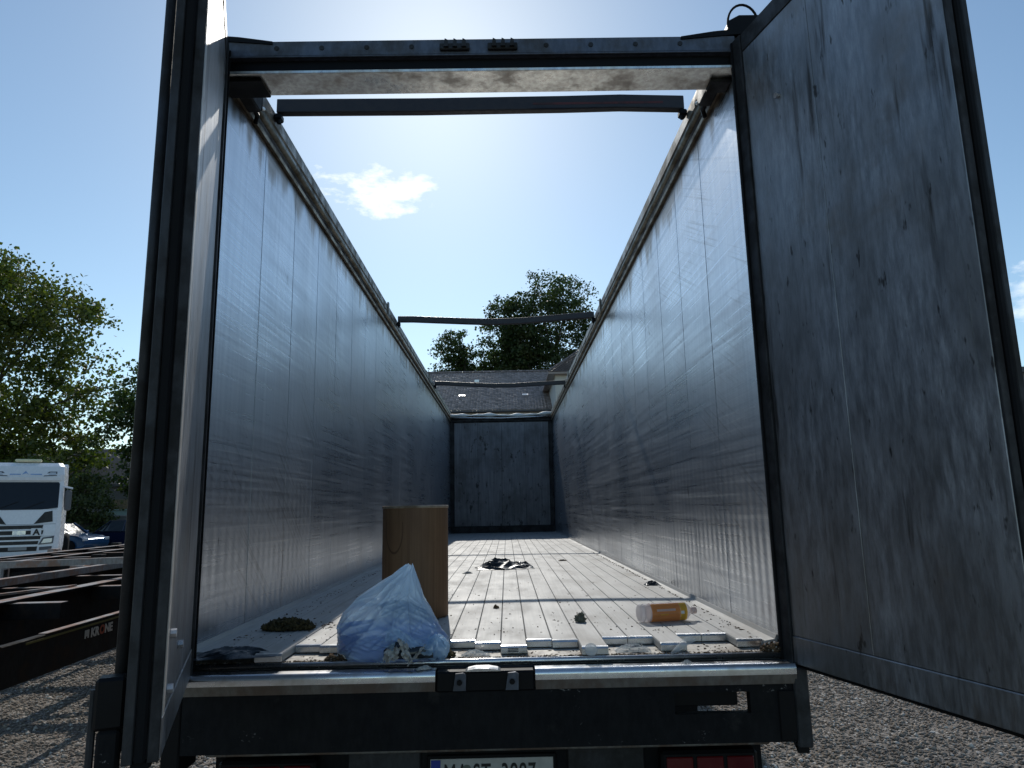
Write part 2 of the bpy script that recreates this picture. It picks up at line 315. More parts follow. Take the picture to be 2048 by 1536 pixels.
# ------------------------------------------------------------------ mesh helpers
ORG = {}
def org_of(o): return ORG.get(o.name, Vector((0, 0, 0))) if o else Vector((0, 0, 0))
def thing(name, label, cat, loc=(0, 0, 0), rz=0.0, group=None, local=False):
    o = bpy.data.objects.new(name, None); col.objects.link(o); o.empty_display_size = .2
    o.location = loc; o.rotation_euler = (0, 0, rz); o['label'] = label; o['category'] = cat
    if group: o['group'] = group
    ORG[o.name] = Vector((0, 0, 0)) if local else Vector(loc)
    return o
def tag(o, label, cat, group=None):
    o['label'] = label; o['category'] = cat
    if group: o['group'] = group
    return o
class MB:
    def __init__(s): s.v = []; s.f = []
    def add(s, vs, fs):
        k = len(s.v); s.v += [tuple(p) for p in vs]; s.f += [tuple(i+k for i in f) for f in fs]; return s
    def box(s, x0, x1, y0, y1, z0, z1, b=0.0, T=None):
        if x0 > x1: x0, x1 = x1, x0
        if y0 > y1: y0, y1 = y1, y0
        if z0 > z1: z0, z1 = z1, z0
        lo = (x0, y0, z0); hi = (x1, y1, z1); vs = []; fs = []
        if b <= 0:
            vs = [(hi[0] if i & 1 else lo[0], hi[1] if i & 2 else lo[1], hi[2] if i & 4 else lo[2]) for i in range(8)]
            fs = [(0, 2, 3, 1), (4, 5, 7, 6), (0, 1, 5, 4), (2, 6, 7, 3), (0, 4, 6, 2), (1, 3, 7, 5)]
        else:
            b = min(b, .49*min(x1-x0, y1-y0, z1-z0)); idx = {}
            for i in range(8):
                c = [hi[k] if i >> k & 1 else lo[k] for k in range(3)]; sg = [-1 if i >> k & 1 else 1 for k in range(3)]
                for a in range(3):
                    q = [c[k] if k == a else c[k]+sg[k]*b for k in range(3)]; idx[(i, a)] = len(vs); vs.append(tuple(q))
            for a in range(3):
                o1, o2 = [k for k in range(3) if k != a]
                for side in (0, 1):
                    q = []
                    for (p1, p2) in ((0, 0), (1, 0), (1, 1), (0, 1)):
                        q.append(idx[((side << a) | (p1 << o1) | (p2 << o2), a)])
                    fs.append(tuple(q))
                for p1 in (0, 1):
                    for p2 in (0, 1):
                        i0 = (p1 << o1) | (p2 << o2); i1 = i0 | (1 << a)
                        fs.append((idx[(i0, o1)], idx[(i1, o1)], idx[(i1, o2)], idx[(i0, o2)]))
            for i in range(8): fs.append((idx[(i, 0)], idx[(i, 1)], idx[(i, 2)]))
        if T: vs = [T(*p) for p in vs]
        return s.add(vs, fs)
    def prism(s, poly, axis, a, b, T=None):
        n = len(poly); vs = []
        for t in (a, b):
            for (p, q) in poly: vs.append({'x': (t, p, q), 'y': (p, t, q), 'z': (p, q, t)}[axis])
        fs = [tuple(range(n)), tuple(range(2*n-1, n-1, -1))]+[(i, (i+1) % n, n+(i+1) % n, n+i) for i in range(n)]
        if T: vs = [T(*p) for p in vs]
        return s.add(vs, fs)
    def tube(s, pts, r, n=8, cap=True, T=None):
        pts = [Vector(p) for p in pts]; vs = []; fs = []; pr = None
        for i, p in enumerate(pts):
            d = (pts[min(i+1, len(pts)-1)]-pts[max(i-1, 0)]).normalized()
            if pr is None:
                a = Vector((0, 0, 1)) if abs(d.z) < .9 else Vector((1, 0, 0)); pr = d.cross(a).normalized()
            e1 = (pr-d*pr.dot(d)).normalized(); pr = e1; e2 = d.cross(e1); rr = r[i] if isinstance(r, (list, tuple)) else r
            for k in range(n):
                th = 2*math.pi*k/n; vs.append(tuple(p+(e1*math.cos(th)+e2*math.sin(th))*rr))
        for i in range(len(pts)-1):
            for k in range(n): fs.append((i*n+k, i*n+(k+1) % n, (i+1)*n+(k+1) % n, (i+1)*n+k))
        if cap: fs += [tuple(range(n-1, -1, -1)), tuple((len(pts)-1)*n+k for k in range(n))]
        if T: vs = [T(*p) for p in vs]
        return s.add(vs, fs)
    def lathe(s, prof, c=(0, 0, 0), n=32, axis='z', cap=True):
        vs = []; fs = []
        for (r, h) in prof:
            for k in range(n):
                th = 2*math.pi*k/n; a, b = r*math.cos(th), r*math.sin(th)
                q = {'z': (a, b, h), 'x': (h, a, b), 'y': (a, h, b)}[axis]; vs.append((q[0]+c[0], q[1]+c[1], q[2]+c[2]))
        m_ = len(prof)
        for i in range(m_-1):
            for k in range(n): fs.append((i*n+k, i*n+(k+1) % n, (i+1)*n+(k+1) % n, (i+1)*n+k))
        if cap: fs += [tuple(range(n)), tuple((m_-1)*n+k for k in range(n))]
        return s.add(vs, fs)
    def grid(s, fn, nu, nv):
        vs = [fn(i/nu, j/nv) for j in range(nv+1) for i in range(nu+1)]
        fs = [(j*(nu+1)+i, j*(nu+1)+i+1, (j+1)*(nu+1)+i+1, (j+1)*(nu+1)+i) for j in range(nv) for i in range(nu)]
        return s.add(vs, fs)
    def mesh(s, name, mat, o=Vector((0, 0, 0)), smooth=False):
        me = bpy.data.meshes.new(name); me.from_pydata([(p[0]-o.x, p[1]-o.y, p[2]-o.z) for p in s.v], [], s.f)
        import bmesh
        bm = bmesh.new(); bm.from_mesh(me); bmesh.ops.recalc_face_normals(bm, faces=bm.faces); bm.to_mesh(me); bm.free()
        me.materials.append(M[mat])
        if smooth: me.shade_smooth()
        return me
    def build(s, name, mat, parent=None, smooth=False, kind=None, label=None):
        me = s.mesh(name, mat, org_of(parent), smooth)
        return link(name, me, parent, kind, label)
def link(name, me, parent=None, kind=None, label=None):
    o = bpy.data.objects.new(name, me); col.objects.link(o)
    if parent: o.parent = parent; ORG[o.name] = org_of(parent)
    if kind: o['kind'] = kind
    if label: o['label'] = label
    return o
def bevel(o, w, seg=2):
    md = o.modifiers.new('bevel', 'BEVEL'); md.width = w; md.segments = seg; md.limit_method = 'ANGLE'; md.angle_limit = R(35); return o
def fast(name, V, F, mat, parent=None, kind=None):
    """big meshes from numpy arrays; F is (n, k)"""
    me = bpy.data.meshes.new(name); V = np.asarray(V, np.float32); F = np.asarray(F, np.int32); k = F.shape[1]
    me.vertices.add(len(V)); me.vertices.foreach_set('co', V.ravel()); me.loops.add(F.size); me.loops.foreach_set('vertex_index', F.ravel())
    me.polygons.add(len(F)); me.polygons.foreach_set('loop_start', np.arange(0, F.size, k, dtype=np.int32))
    me.update(calc_edges=True); me.materials.append(M[mat]); return link(name, me, parent, kind)
def text(body, name, size, mat, parent, Tm, ext=.002, spacing=1.0, bold=0.0, sx=1.0):
    cu = bpy.data.curves.new('lettering', 'FONT'); cu.body = body; cu.size = size; cu.extrude = ext; cu.align_x = 'LEFT'; cu.space_character = spacing; cu.offset = bold
    ob = bpy.data.objects.new('lettering', cu); col.objects.link(ob)
    dg = bpy.context.evaluated_depsgraph_get(); me = bpy.data.meshes.new_from_object(ob.evaluated_get(dg))
    bpy.data.objects.remove(ob); me.transform(Matrix.Diagonal((sx, 1, 1, 1))); me.transform(Tm); me.transform(Matrix.Translation(-org_of(parent)))
    me.materials.clear(); me.materials.append(M[mat]); return link(name, me, parent)
def copy_tree(o, parent=None):
    c = o.copy(); col.objects.link(c); c.parent = parent
    for ch in list(o.children): copy_tree(ch, c)
    return c

# ================================================================== THE GROUND
g = MB(); g.grid(lambda u, v: (-700+1400*u, -500+1700*v, G), 4, 4); gr = g.build('ground', 'gravel_ground'); gr['kind'] = 'structure'
# loose chippings where the lens can tell them apart
def stones(n, x0, x1, y0, y1):
    X0 = rng.uniform(x0, x1, n*2); Y0 = rng.uniform(y0, y1, n*2)          # thins out towards the borders
    e = np.minimum.reduce([X0-x0, x1-X0, Y0-y0, y1-Y0])/1.3; keep = np.where(rng.random(n*2) < np.clip(e, 0, 1)+.02)[0][:n]; n = len(keep)
    c = np.stack([X0[keep], Y0[keep], np.full(n, G+.003)], 1)
    s = rng.gamma(3.2, .0031, n).clip(.003, .026)
    o = np.array([(1, 0, 0), (-1, 0, 0), (0, 1, 0), (0, -1, 0), (0, 0, .7), (0, 0, -.5)], float)
    V = o[None]*rng.uniform(.6, 1.3, (n, 6, 1)); a = rng.uniform(0, 6.28, n); ca, sa = np.cos(a), np.sin(a)
    X = V[..., 0]*ca[:, None]*1.25-V[..., 1]*sa[:, None]; Y = V[..., 0]*sa[:, None]*1.25+V[..., 1]*ca[:, None]
    V = np.stack([X, Y, V[..., 2]+rng.normal(0, .15, (n, 6))], 2)*s[:, None, None]+c[:, None]
    F = np.array([(0, 2, 4), (2, 1, 4), (1, 3, 4), (3, 0, 4), (2, 0, 5), (1, 2, 5), (3, 1, 5), (0, 3, 5)])
    return V.reshape(-1, 3), (F[None]+np.arange(n)[:, None, None]*6).reshape(-1, 3)
Va, Fa = stones(62000, 1.6, 7.6, -.9, 7.6); Vb, Fb = stones(62000, -6.0, 1.4, -.6, 7.6)
st = fast('gravel', np.vstack([Va, Vb]), np.vstack([Fa, Fb+len(Va)]), 'gravel_stone', None, 'stuff')
tag(st, 'loose grey brown stone chippings covering the yard', 'gravel')
# concrete apron further back on the left
g = MB(); g.grid(lambda u, v: (-26+17*u, 14+16*v, G+.004), 1, 1); o = g.build('pavement', 'concrete'); o['kind'] = 'structure'

# ================================================================== THE TRAILER
TR = thing('moving_floor_trailer', 'open aluminium moving floor trailer seen from its rear with both doors open', 'trailer', (W/2, 6.5, G))

# ---- side walls: a skin behind, and the separate vertical extrusions in front of it
seams = [.0, .63]
while seams[-1] < L-.3: seams.append(seams[-1]+.57)
seams[-1] = L
for side in (0, 1):
    sx = -1 if side == 0 else 1; x0 = 0 if side == 0 else W
    wname = 'wall_left' if side == 0 else 'wall_right'
    sw = MB().box(x0+sx*.014, x0+sx*.045, .0, L+.05, -.03, 2.70).build('side_wall', 'frame_dark', TR)
    shared = {}
    for i in range(len(seams)-1):
        a, b = seams[i]+.003, seams[i+1]-.003; w = round(b-a, 4)
        key = w
        if key not in shared:
            mb = MB().box(x0, x0+sx*.013, 0, w, .0, 2.66, .0022)
            shared[key] = mb.mesh('wall_panel', wname, Vector((org_of(TR).x, org_of(TR).y, org_of(TR).z)))
        o = link('wall_panel', shared[key], sw); o.location = (0, a, 0)
    # floor skirt that covers the joint between planks and wall
    sk0, sk1 = (.0005, .073) if side == 0 else (W-.0005, W-.055)
    MB().prism([(sk0, -.03), (sk1, -.03), (sk1, -.004), (sk0-sx*.012, .002), (sk0-sx*.003, .020), (sk0, .020)], 'y', .02, L).build('skirt', 'floor', TR)
    # top rail: lip, hollow tube, upper plate, closing cap
    I = -sx      # towards the inside
    rl = MB().prism([(x0-I*.05, 2.67), (x0+I*.001, 2.67), (x0+I*.001, 2.72), (x0+I*.012, 2.76), (x0+I*.012, 2.90), (x0+I*.002, 2.915), (x0-I*.05, 2.915)], 'y', .13, L).build('top_rail', 'rail', TR)
    MB().prism([(x0+I*.0015, 2.655), (x0+I*.022, 2.648), (x0+I*.026, 2.662), (x0+I*.022, 2.675), (x0+I*.0015, 2.685)], 'y', .16, L-.02).build('lip', 'rail_lip', rl)
    MB().tube([(x0+I*.026, .2, 2.728), (x0+I*.026, L-.03, 2.728)], .016, 10).build('tarp_tube', 'rail_lip', rl, True)
    MB().prism([(x0+I*.0125, 2.805), (x0+I*.021, 2.812), (x0+I*.0125, 2.82)], 'y', .2, L-.05).build('bead', 'rail', rl)
    # joint plates on the rail
    for yy in (4.62, 8.9):
        MB().box(x0+I*.010, x0+I*.030, yy, yy+.05, 2.76, 2.925, .003).build('joint_plate', 'rail', rl)

# ---- front wall
fwall = MB().box(-.04, W+.04, L, L+.06, -.03, 2.80).build('front_wall', 'frame_dark', TR)
for i in range(4):
    a = .10+i*(W-.20)/4; MB().box(a+.002, a+(W-.20)/4-.002, L-.012, L-.0015, .16, 2.62, .002).build('panel', 'bulkhead', fwall)
MB().box(.0, .098, L-.03, L-.0015, .15, 2.64, .004).build('frame_post', 'frame_dark', fwall)
MB().box(W-.098, W, L-.03, L-.0015, .15, 2.64, .004).build('frame_post', 'frame_dark', fwall)
MB().box(.0, W, L-.04, L-.0015, .0, .148, .006).build('bottom_board', 'frame_dark', fwall)
MB().box(.0, W, L-.05, L-.0015, 2.645, 2.76, .006).build('top_board', 'frame_dark', fwall)
tp = MB()
def tarpf(u, v):
    x = .02+2.44*u; sag = .045*math.sin(u*3.14)**2+.02*math.sin(u*9.5+1)
    a = v*6.283*.78+.6; r = .045+.018*math.sin(u*21)+.012*math.sin(u*47+2)
    return (x, L-.10+r*math.cos(a)*1.1, 2.80-sag*.6+r*math.sin(a)*.8)
tp.grid(tarpf, 90, 12); tp.build('rolled_tarp', 'tarp', TR, True)
tb = MB().tube([(.0, L-.16, 2.735), (.6, L-.16, 2.722), (1.25, L-.16, 2.708), (1.9, L-.16, 2.724), (2.48, L-.16, 2.74)], .016, 8); tb.build('tarp_rod', 'zinc', TR, True)

# ---- floor: 21 planks, every third one pushed further out
ends = {0: .06, 1: .05, 2: -.055, 3: .128, 4: .105, 5: -.02, 6: .12, 7: .11, 8: -.02, 9: .153, 10: .10, 11: .012, 12: .138, 13: .112, 14: -.043, 15: .158, 16: .157, 17: -.003, 18: .19, 19: .188, 20: .046}
FLOOR = MB().box(.0, W, -.055, L, -.06, -.0365).build('floor_bed', 'ledge', TR)
for i in range(21):
    x0 = .073+.112*i; e = ends[i]; j = random.uniform(-.0006, .0006)
    mb = MB(); mb.prism([(x0+.0008, -.006), (x0+.0036, -.0005), (x0+.1084, -.0005), (x0+.1112, -.006), (x0+.1112, -.030), (x0+.0008, -.030)], 'y', e+.004, L-.045)
    mb.v = [(a, b, c+j) for a, b, c in mb.v]
    pk = mb.build('plank', 'floor', TR)
    # folded end cap with a bright rounded nose
    MB().prism([(e-.004, -.031), (e-.004, -.0085), (e+.001, -.002), (e+.012, .0004), (e+.012, -.031)], 'x', x0+.0015, x0+.1105).build('end_cap', 'polished', pk)
    if i in (8, 11):
        for k in range(3): MB().box(x0+.03, x0+.075, e-.0062, e-.0042, -.0245+k*.0055, -.0215+k*.0055).build('slot', 'ink', pk)

# ---- rear sill
sill = MB().prism([(-.052, -.0365), (-.052, -.075), (.02, -.075), (.02, -.0625), (-.0445, -.0625)], 'x', -.02, W+.02).build('rear_sill', 'sill', TR)
MB().tube([(-.01, -.063, -.0455), (W+.01, -.063, -.0455)], .0125, 12).build('lip', 'polished', sill, True)
MB().box(-.03, W+.03, -.075, -.0535, -.112, -.0605, .004).build('upright', 'frame_dark', sill)
def nose(a, b, nm):
    arc = [(-.136-.022*math.sin(math.pi/2*k/8), -.081+.022*math.cos(math.pi/2*k/8)) for k in range(9)]
    top = [(-.098, -.0585)]+arc+[(-.158, -.100)]
    mb = MB(); n = len(top); mb.add([(x, p, q) for x in (a, b) for p, q in top], [(i, i+1, n+i+1, n+i) for i in range(n-1)])
    mb.build(nm, 'polished', sill, True)
    lo = [(-.1575, -.100), (-.1525, -.136), (-.090, -.136), (-.090, -.0595), (-.136, -.0597)]+[(p+.0007, q-.0007) for p, q in arc[1:]]
    MB().prism(lo, 'x', a+.0005, b-.0005).build('nosing_core', 'sill_face', sill)
for a, b in ((.02, 1.047), (1.443, W)): nose(a, b, 'nosing')
# centre lock on the sill
lk = MB().box(1.050, 1.440, -.156, -.090, -.140, -.064, .006).build('lock_housing', 'black', TR)
MB().prism([(1.165, -.0635), (1.175, -.058), (1.205, -.053), (1.26, -.053), (1.295, -.058), (1.305, -.0635)], 'y', -.160, -.095).build('keeper', 'zinc', lk)
for x in (1.118, 1.325):
    MB().prism([(x, -.132), (x+.01, -.069), (x+.04, -.066), (x+.052, -.073), (x+.05, -.132)], 'y', -.170, -.157).build('cam', 'frame_blue', lk)
    MB().tube([(x+.026, -.171, -.10), (x+.026, -.178, -.10)], .011, 10).build('bolt', 'black', lk)
MB().box(1.216, 1.243, -.0785, -.0755, -.088, -.060, .002).build('pin', 'black', lk)
# black under-run beam with its cut-out
ub = MB(); y0, y1 = -.148, -.105
ub.box(.055, 1.99, y0, y1, -.352, -.1375); ub.box(2.29, 2.462, y0, y1, -.352, -.1375); ub.box(1.99, 2.29, y0, y1, -.163, -.1375); ub.box(1.99, 2.29, y0, y1, -.352, -.243)
ub = ub.build('underrun_beam', 'bumper', TR)
MB().box(1.96, 2.255, y1+.004, y1+.05, -.226, -.150, .004).build('reflector_block', 'black', ub)
MB().box(2.465, 2.525, -.155, .02, -.375, -.078, .006).build('end_block', 'frame_dark', ub)
MB().box(2.40, 2.463, -.157, -.149, -.345, -.16, .003).build('end_plate', 'black', ub)
MB().prism([(-.13, -.352), (-.13, -.40), (-.09, -.375), (.0, -.353)], 'x', 2.47, 2.515).build('foot', 'black', ub)
MB().box(-.02, .052, -.148, .02, -.43, -.140, .006).build('end_block', 'black', ub)
# lower cross member with the number plate and the lamps
lm = MB().box(.10, 2.40, -.02, .14, -.402, -.353, .006).build('cross_member', 'skid', TR)
MB().box(.10, 2.40, .10, .14, -.62, -.403).build('apron', 'bumper', lm)
MB().box(.12, .19, -.028, -.0205, -.398, -.357, .003).build('rust_plate', 'skid', lm)
MB().box(.66, .96, .082, .0985, -.60, -.42, .004).build('panel', 'frame_dark', lm)
MB().box(1.58, 1.90, .082, .0985, -.60, -.42, .004).build('panel', 'frame_dark', lm)
for x0 in (.14, 1.96):
    lp = MB().box(x0, x0+.40, .02, .0985, -.60, -.432, .012).build('rear_lamp', 'black', TR)
    for k in range(3): MB().box(x0+.02+k*.125, x0+.13+k*.125, .012, .0195, -.585, -.452, .006).build('lens', 'red_lens', lp)
npz = -.460; npx = 1.003
npl = MB().box(npx-.014, npx+.528, .084, .0985, npz-.128, npz+.014, .004).build('number_plate', 'black', TR)
MB().box(npx, npx+.514, .0795, .0835, npz-.112, npz, .001).build('plate_face', 'plate_shaded', npl)
MB().box(npx+.003, npx+.042, .0765, .0792, npz-.109, npz-.003).build('country_band', 'plate_blue', npl)
TX = lambda x, y, z: Matrix.Translation((x, y, z)) @ Matrix.Rotation(R(90), 4, 'X')
for body, x in (('MA', .055), ('ST', .178), ('3887', .295)):
    text(body, 'lettering', .108, 'ink', npl, TX(npx+x, .0785, npz-.095), .0008, 1.12, .0012, .62)
MB().lathe([(.019, .0775), (.019, .0792)], (npx+.152, 0, npz-.042), 20, 'y').build('seal', 'seal', npl)

# ---- rear frame: corner posts and header beam
for side in (0, 1):
    sx = -1 if side == 0 else 1; x0 = 0 if side == 0 else W
    ps = MB().box(x0+sx*.002, x0+sx*.06, -.05, -.001, -.07, 2.80, .006).build('corner_post', 'frame_dark', TR)
    MB().prism([(x0-sx*.26, 2.79), (x0-sx*.10, 2.815), (x0+sx*.06, 2.83), (x0+sx*.06, 2.802), (x0-sx*.26, 2.775)], 'y', -.072, .06).build('gusset', 'black', ps)
    for zz in (.25, 1.0, 1.75, 2.5):
        MB().tube([(x0+sx*.05, -.062, zz-.05), (x0+sx*.05, -.062, zz+.05)], .014, 10).build('hinge', 'black', ps)
hb = MB().prism([(-.058, 2.712), (-.066, 2.718), (-.066, 2.792), (-.052, 2.800), (.115, 2.800), (.115, 2.70), (-.03, 2.70)], 'x', .0, W).build('header_beam', 'frame_blue', TR)
MB().box(.0, W, -.074, -.0585, 2.703, 2.7115, .002).build('drip_edge', 'frame_blue', hb)
MB().box(.0, W, -.045, .118, 2.640, 2.699).build('lower_web', 'black', hb)
MB().box(.0, W, -.050, .122, 2.630, 2.6385, .002).build('soffit', 'beam_under', hb)
MB().box(.0, W, -.062, -.0515, 2.626, 2.642, .002).build('soffit_edge', 'beam_under', hb)
for xa in (1.06, 1.289):
    br = MB().box(xa, xa+.143, -.085, -.067, 2.728, 2.762, .004).build('lock_bracket', 'frame_dark', hb)
    for dx in (.02, .062, .105): MB().prism([(xa+dx, 2.735), (xa+dx+.022, 2.735), (xa+dx+.020, 2.768), (xa+dx+.006, 2.776)], 'y', -.098, -.086).build('claw', 'frame_dark', hb)
for k in range(10):
    MB().tube([(.28+k*.215, -.0665, 2.755), (.28+k*.215, -.0695, 2.755)], .012, 10).build('rivet', 'frame_dark', hb)
MB().box(.0, .20, -.03, .115, 2.612, 2.6285, .004).build('end_dark_plate', 'black', hb)  # black plate that darkens the left end of the soffit
MB().box(W-.10, W, .02, .115, 2.606, 2.6285, .004).build('end_dark_plate', 'frame_dark', hb)
# clamps at the rail ends
for side in (0, 1):
    I = 1 if side == 0 else -1; x0 = 0 if side == 0 else W
    ce = MB().box(x0+I*.014, x0+I*.085, .135, .30, 2.645, 2.74, .008).build('rail_clamp', 'frame_dark', TR)
    MB().tube([(x0+I*.05, .16, 2.69), (x0+I*.05, .34, 2.655), (x0+I*.03, .37, 2.63)], .013, 8).build('hook', 'black', ce)
    MB().box(x0+I*.02, x0+I*.07, .31, .36, 2.69, 2.80, .006).build('catch', 'black', ce)
    MB().tube([(x0+I*.04, .29, 2.70), (x0+I*.06, .40, 2.73)], .010, 8).build('bolt', 'zinc', ce)

# ---- roof bows
def bow(yl, yr, zl, zr, pts, h, dpt, cut):
    b = MB(); n = len(pts)
    rings = []
    for (u, dz) in pts:
        x = .03+(W-.06)*u; y = yl+(yr-yl)*u; z = zl+(zr-zl)*u+dz
        rings.append([(x, y-dpt/2, z-h/2), (x, y+dpt/2, z-h/2), (x, y+dpt/2, z+h/2), (x, y-dpt/2, z+h/2)])
    vs = [q for r_ in rings for q in r_]; fs = [(0, 1, 2, 3), tuple((n-1)*4+k for k in (3, 2, 1, 0))]
    for i in range(n-1):
        for k in range(4): fs.append((i*4+k, i*4+(k+1) % 4, (i+1)*4+(k+1) % 4, (i+1)*4+k))
    o = b.add(vs, fs).build('roof_bow', 'bow', TR); bevel(o, .006)
    for u, I, x0 in ((0, 1, 0), (1, -1, W)):
        y = yl if u == 0 else yr; z = zl if u == 0 else zr
        MB().box(x0+I*.014, x0+I*.060, y-.025, y+.035, z-.085, z-h/2-.001, .008).build('bow_foot', 'black', o)
        MB().tube([(x0+I*.045, y-.01, z-.108), (x0+I*.045, y-.01, z-.086)], .012, 8).build('pin', 'black', o)
    if cut: MB().box(W*.62, W*.93, yl-dpt/2-.004, yl-dpt/2-.001, zl+(zr-zl)*.78-h/2+.001, zl+(zr-zl)*.78-h/2+.014).build('red_strip', 'bow_red', o)
    return o
bow(.70, .76, 2.925, 2.955, [(0, 0), (.35, -.004), (.7, .002), (.84, .008), (1, -.004)], .088, .05, True)
bow(5.30, 5.14, 2.905, 2.875, [(0, .0), (.08, -.004), (.2, -.022), (.35, -.044), (.48, -.060), (.62, -.056), (.78, -.034), (.9, -.012), (1, 0)], .075, .05, False)
bow(9.75, 9.35, 2.90, 2.80, [(0, .0), (.1, -.008), (.25, -.030), (.45, -.052), (.6, -.050), (.8, -.022), (1, 0)], .075, .05, False)

# ---- reversing lamp and cable on the right corner
rl = MB().prism([(2.50, 2.835), (2.47, 2.87), (2.475, 2.915), (2.53, 2.945), (2.64, 2.945), (2.66, 2.90), (2.66, 2.835)], 'y', -.02, .08).build('corner_lamp', 'black', TR)
bevel(rl, .008)
pts = [(2.475+.075*(1-math.cos(t)), -.01, 2.90+.105*math.sin(t)) for t in np.linspace(-.15, math.pi+.1, 16)]
MB().tube(pts, .006, 6).build('cable', 'rubber', rl, True)

# ---- doors
def door(name, h, d, inn, label):
    d = Vector((d[0], d[1], 0)).normalized(); inn = Vector((inn[0], inn[1], 0)).normalized(); h = Vector((h[0], h[1], 0))
    T = lambda s, t, z: tuple(h+d*s-inn*t+Vector((0, 0, z)))       # s along the door, t outward
    D = MB().box(.0, 1.09, .012, .078, -.06, 2.745, .0, T).build(name, 'door_edge', TR, label=label)
    for a, b in ((.085, .5065), (.5085, 1.040)):
        MB().box(a, b, .004, .0115, .042, 2.66, .0015, T).build('panel', 'door', D)
    MB().box(.0, .083, -.006, .0115, -.067, 2.752, .003, T).build('hinge_stile', 'door_edge' if name == 'rear_door' and d.x < .3 else 'door_edge', D)
    MB().box(1.042, 1.094, .0, .0115, .042, 2.66, .002, T).build('stile', 'door_stile' if d.x > .3 else 'door', D)
    MB().box(.0845, 1.094, .0, .0115, -.067, .0405, .003, T).build('bottom_rail', 'door', D)
    MB().box(.0845, 1.094, .0, .0115, 2.6615, 2.752, .003, T).build('top_rail', 'door_edge', D)
    # free edge: stepped profile and two rubber seals
    MB().box(1.0945, 1.104, .002, .030, -.067, 2.752, .002, T).build('edge_strip', 'door_edge', D)
    MB().box(1.0945, 1.112, .034, .060, -.067, 2.752, .006, T).build('rubber_seal', 'rubber', D)
    MB().box(1.0945, 1.107, .064, .090, -.067, 2.752, .003, T).build('edge_strip', 'frame_dark', D)
    MB().box(.02, .030, -.014, -.0065, -.06, 2.745, .002, T).build('rubber_seal', 'rubber', D)
    MB().box(.0, 1.094, .020, .07, -.085, -.0605, .006, T).build('bottom_seal', 'rubber', D)
    # locking bars on the outside
    for s in (.62, 1.0):
        bar = MB().tube([(s, .118, -.045), (s, .118, 2.70)], .017, 10, True, T).build('locking_bar', 'frame_dark', D, True)
        for z in (.10, .75, 1.5, 2.3):
            MB().box(s-.04, s+.04, .0785, .100, z-.03, z+.03, .003, T).build('guide', 'black', D)
        MB().box(s-.03, s+.03, .098, .142, -.055, .0, .006, T).build('cam', 'black', D)
    for s, z in (((.97, .235), (.97, .085), (.70, .16)) if d.x > .3 else ((.3, 2.3), )):
        MB().tube([(s, .0035, z), (s, -.012, z)], .013, 8, True, T).build('bolt', 'zinc', D)
    return D, T
DL, TL = door('rear_door', (.043, -.049), (.3405, -.9402), (.9402, .3405), 'door on the left seen almost edge on')
DR, TRr = door('rear_door', (2.461, -.05), (.2727, -.9621), (-.9621, -.2727), 'stained aluminium door on the right swung wide open')
# keeper bracket low on the left door
kb = MB().box(1.03, 1.09, .092, .165, .02, .15, .008, TL).build('lock_keeper', 'black', DL)
MB().box(1.035, 1.085, .10, .155, -.30, .019, .008, TL).build('lock_arm', 'bumper', DL)
MB().tube([(1.06, .17, .12), (1.06, .17, -.2), (1.06, .165, -.32)], .010, 8, True, TL).build('lock_rod', 'frame_dark', DL)
# black drips on the right door
# ---- running gear below (mostly hidden)
for x in (.55, 1.93): MB().box(x-.06, x+.06, .2, L-.4, -.62, -.07, .004).build('chassis_rail', 'bumper', TR)
for yy in (2.6, 3.95, 5.3):
    MB().tube([(.1, yy, G+.5), (W-.1, yy, G+.5)], .06, 10).build('axle', 'bumper', TR)
    for x in (.18, W-.18):
        wh = MB().lathe([(.30, -.17), (.46, -.18), (.51, -.14), (.515, 0), (.51, .14), (.46, .18), (.30, .17)], (x, yy, G+.515), 28, 'x').build('wheel', 'rubber', TR, True)
        MB().lathe([(.05, -.06), (.27, -.10), (.29, -.16), (.29, .16), (.27, .10), (.05, .06)], (x, yy, G+.515), 20, 'x').build('rim', 'zinc', wh)
for x in (.16, W-.16): MB().box(x-.19, x+.19, 1.55, 1.565, G+.18, -.45).build('mud_flap', 'rubber', TR)
for x in (.5, W-.5):
    lg = MB().box(x-.06, x+.06, 10.4, 10.52, G+.04, -.2, .005).build('landing_leg', 'bumper', TR); MB().box(x-.13, x+.13, 10.33, 10.59, G, G+.035, .004).build('foot', 'bumper', lg)
MB().box(1.08, 1.42, 10.2, 12.6, -.5, -.07).build('king_pin_plate', 'bumper', TR)

# ================================================================== THINGS LYING ON THE FLOOR
from mathutils import noise as mn
def nz(x, y, z=0.0, sc=1.0): return mn.noise(Vector((x*sc, y*sc, z*sc)))
# cardboard drum
dr = thing('fibre_drum', 'tall brown cardboard drum standing behind the blue bag', 'drum', (.83, .90, 0))
mb = MB()
prof = [(.178, .001), (.181, .004), (.181, .15), (.1815, .3), (.181, .45), (.181, .583), (.180, .588), (.174, .588), (.172, .58), (.172, .02), (.02, .018)]
mb.lathe(prof, (.83, .90, 0), 48); mb.build('barrel', 'cardboard', dr, True)
mb = MB(); mb.lathe([(.1785, .5785), (.1835, .580), (.1845, .588), (.1815, .5935), (.1745, .5935), (.1715, .588)], (.83, .90, 0), 48, cap=False); mb.build('rim', 'rail_lip', dr, True)

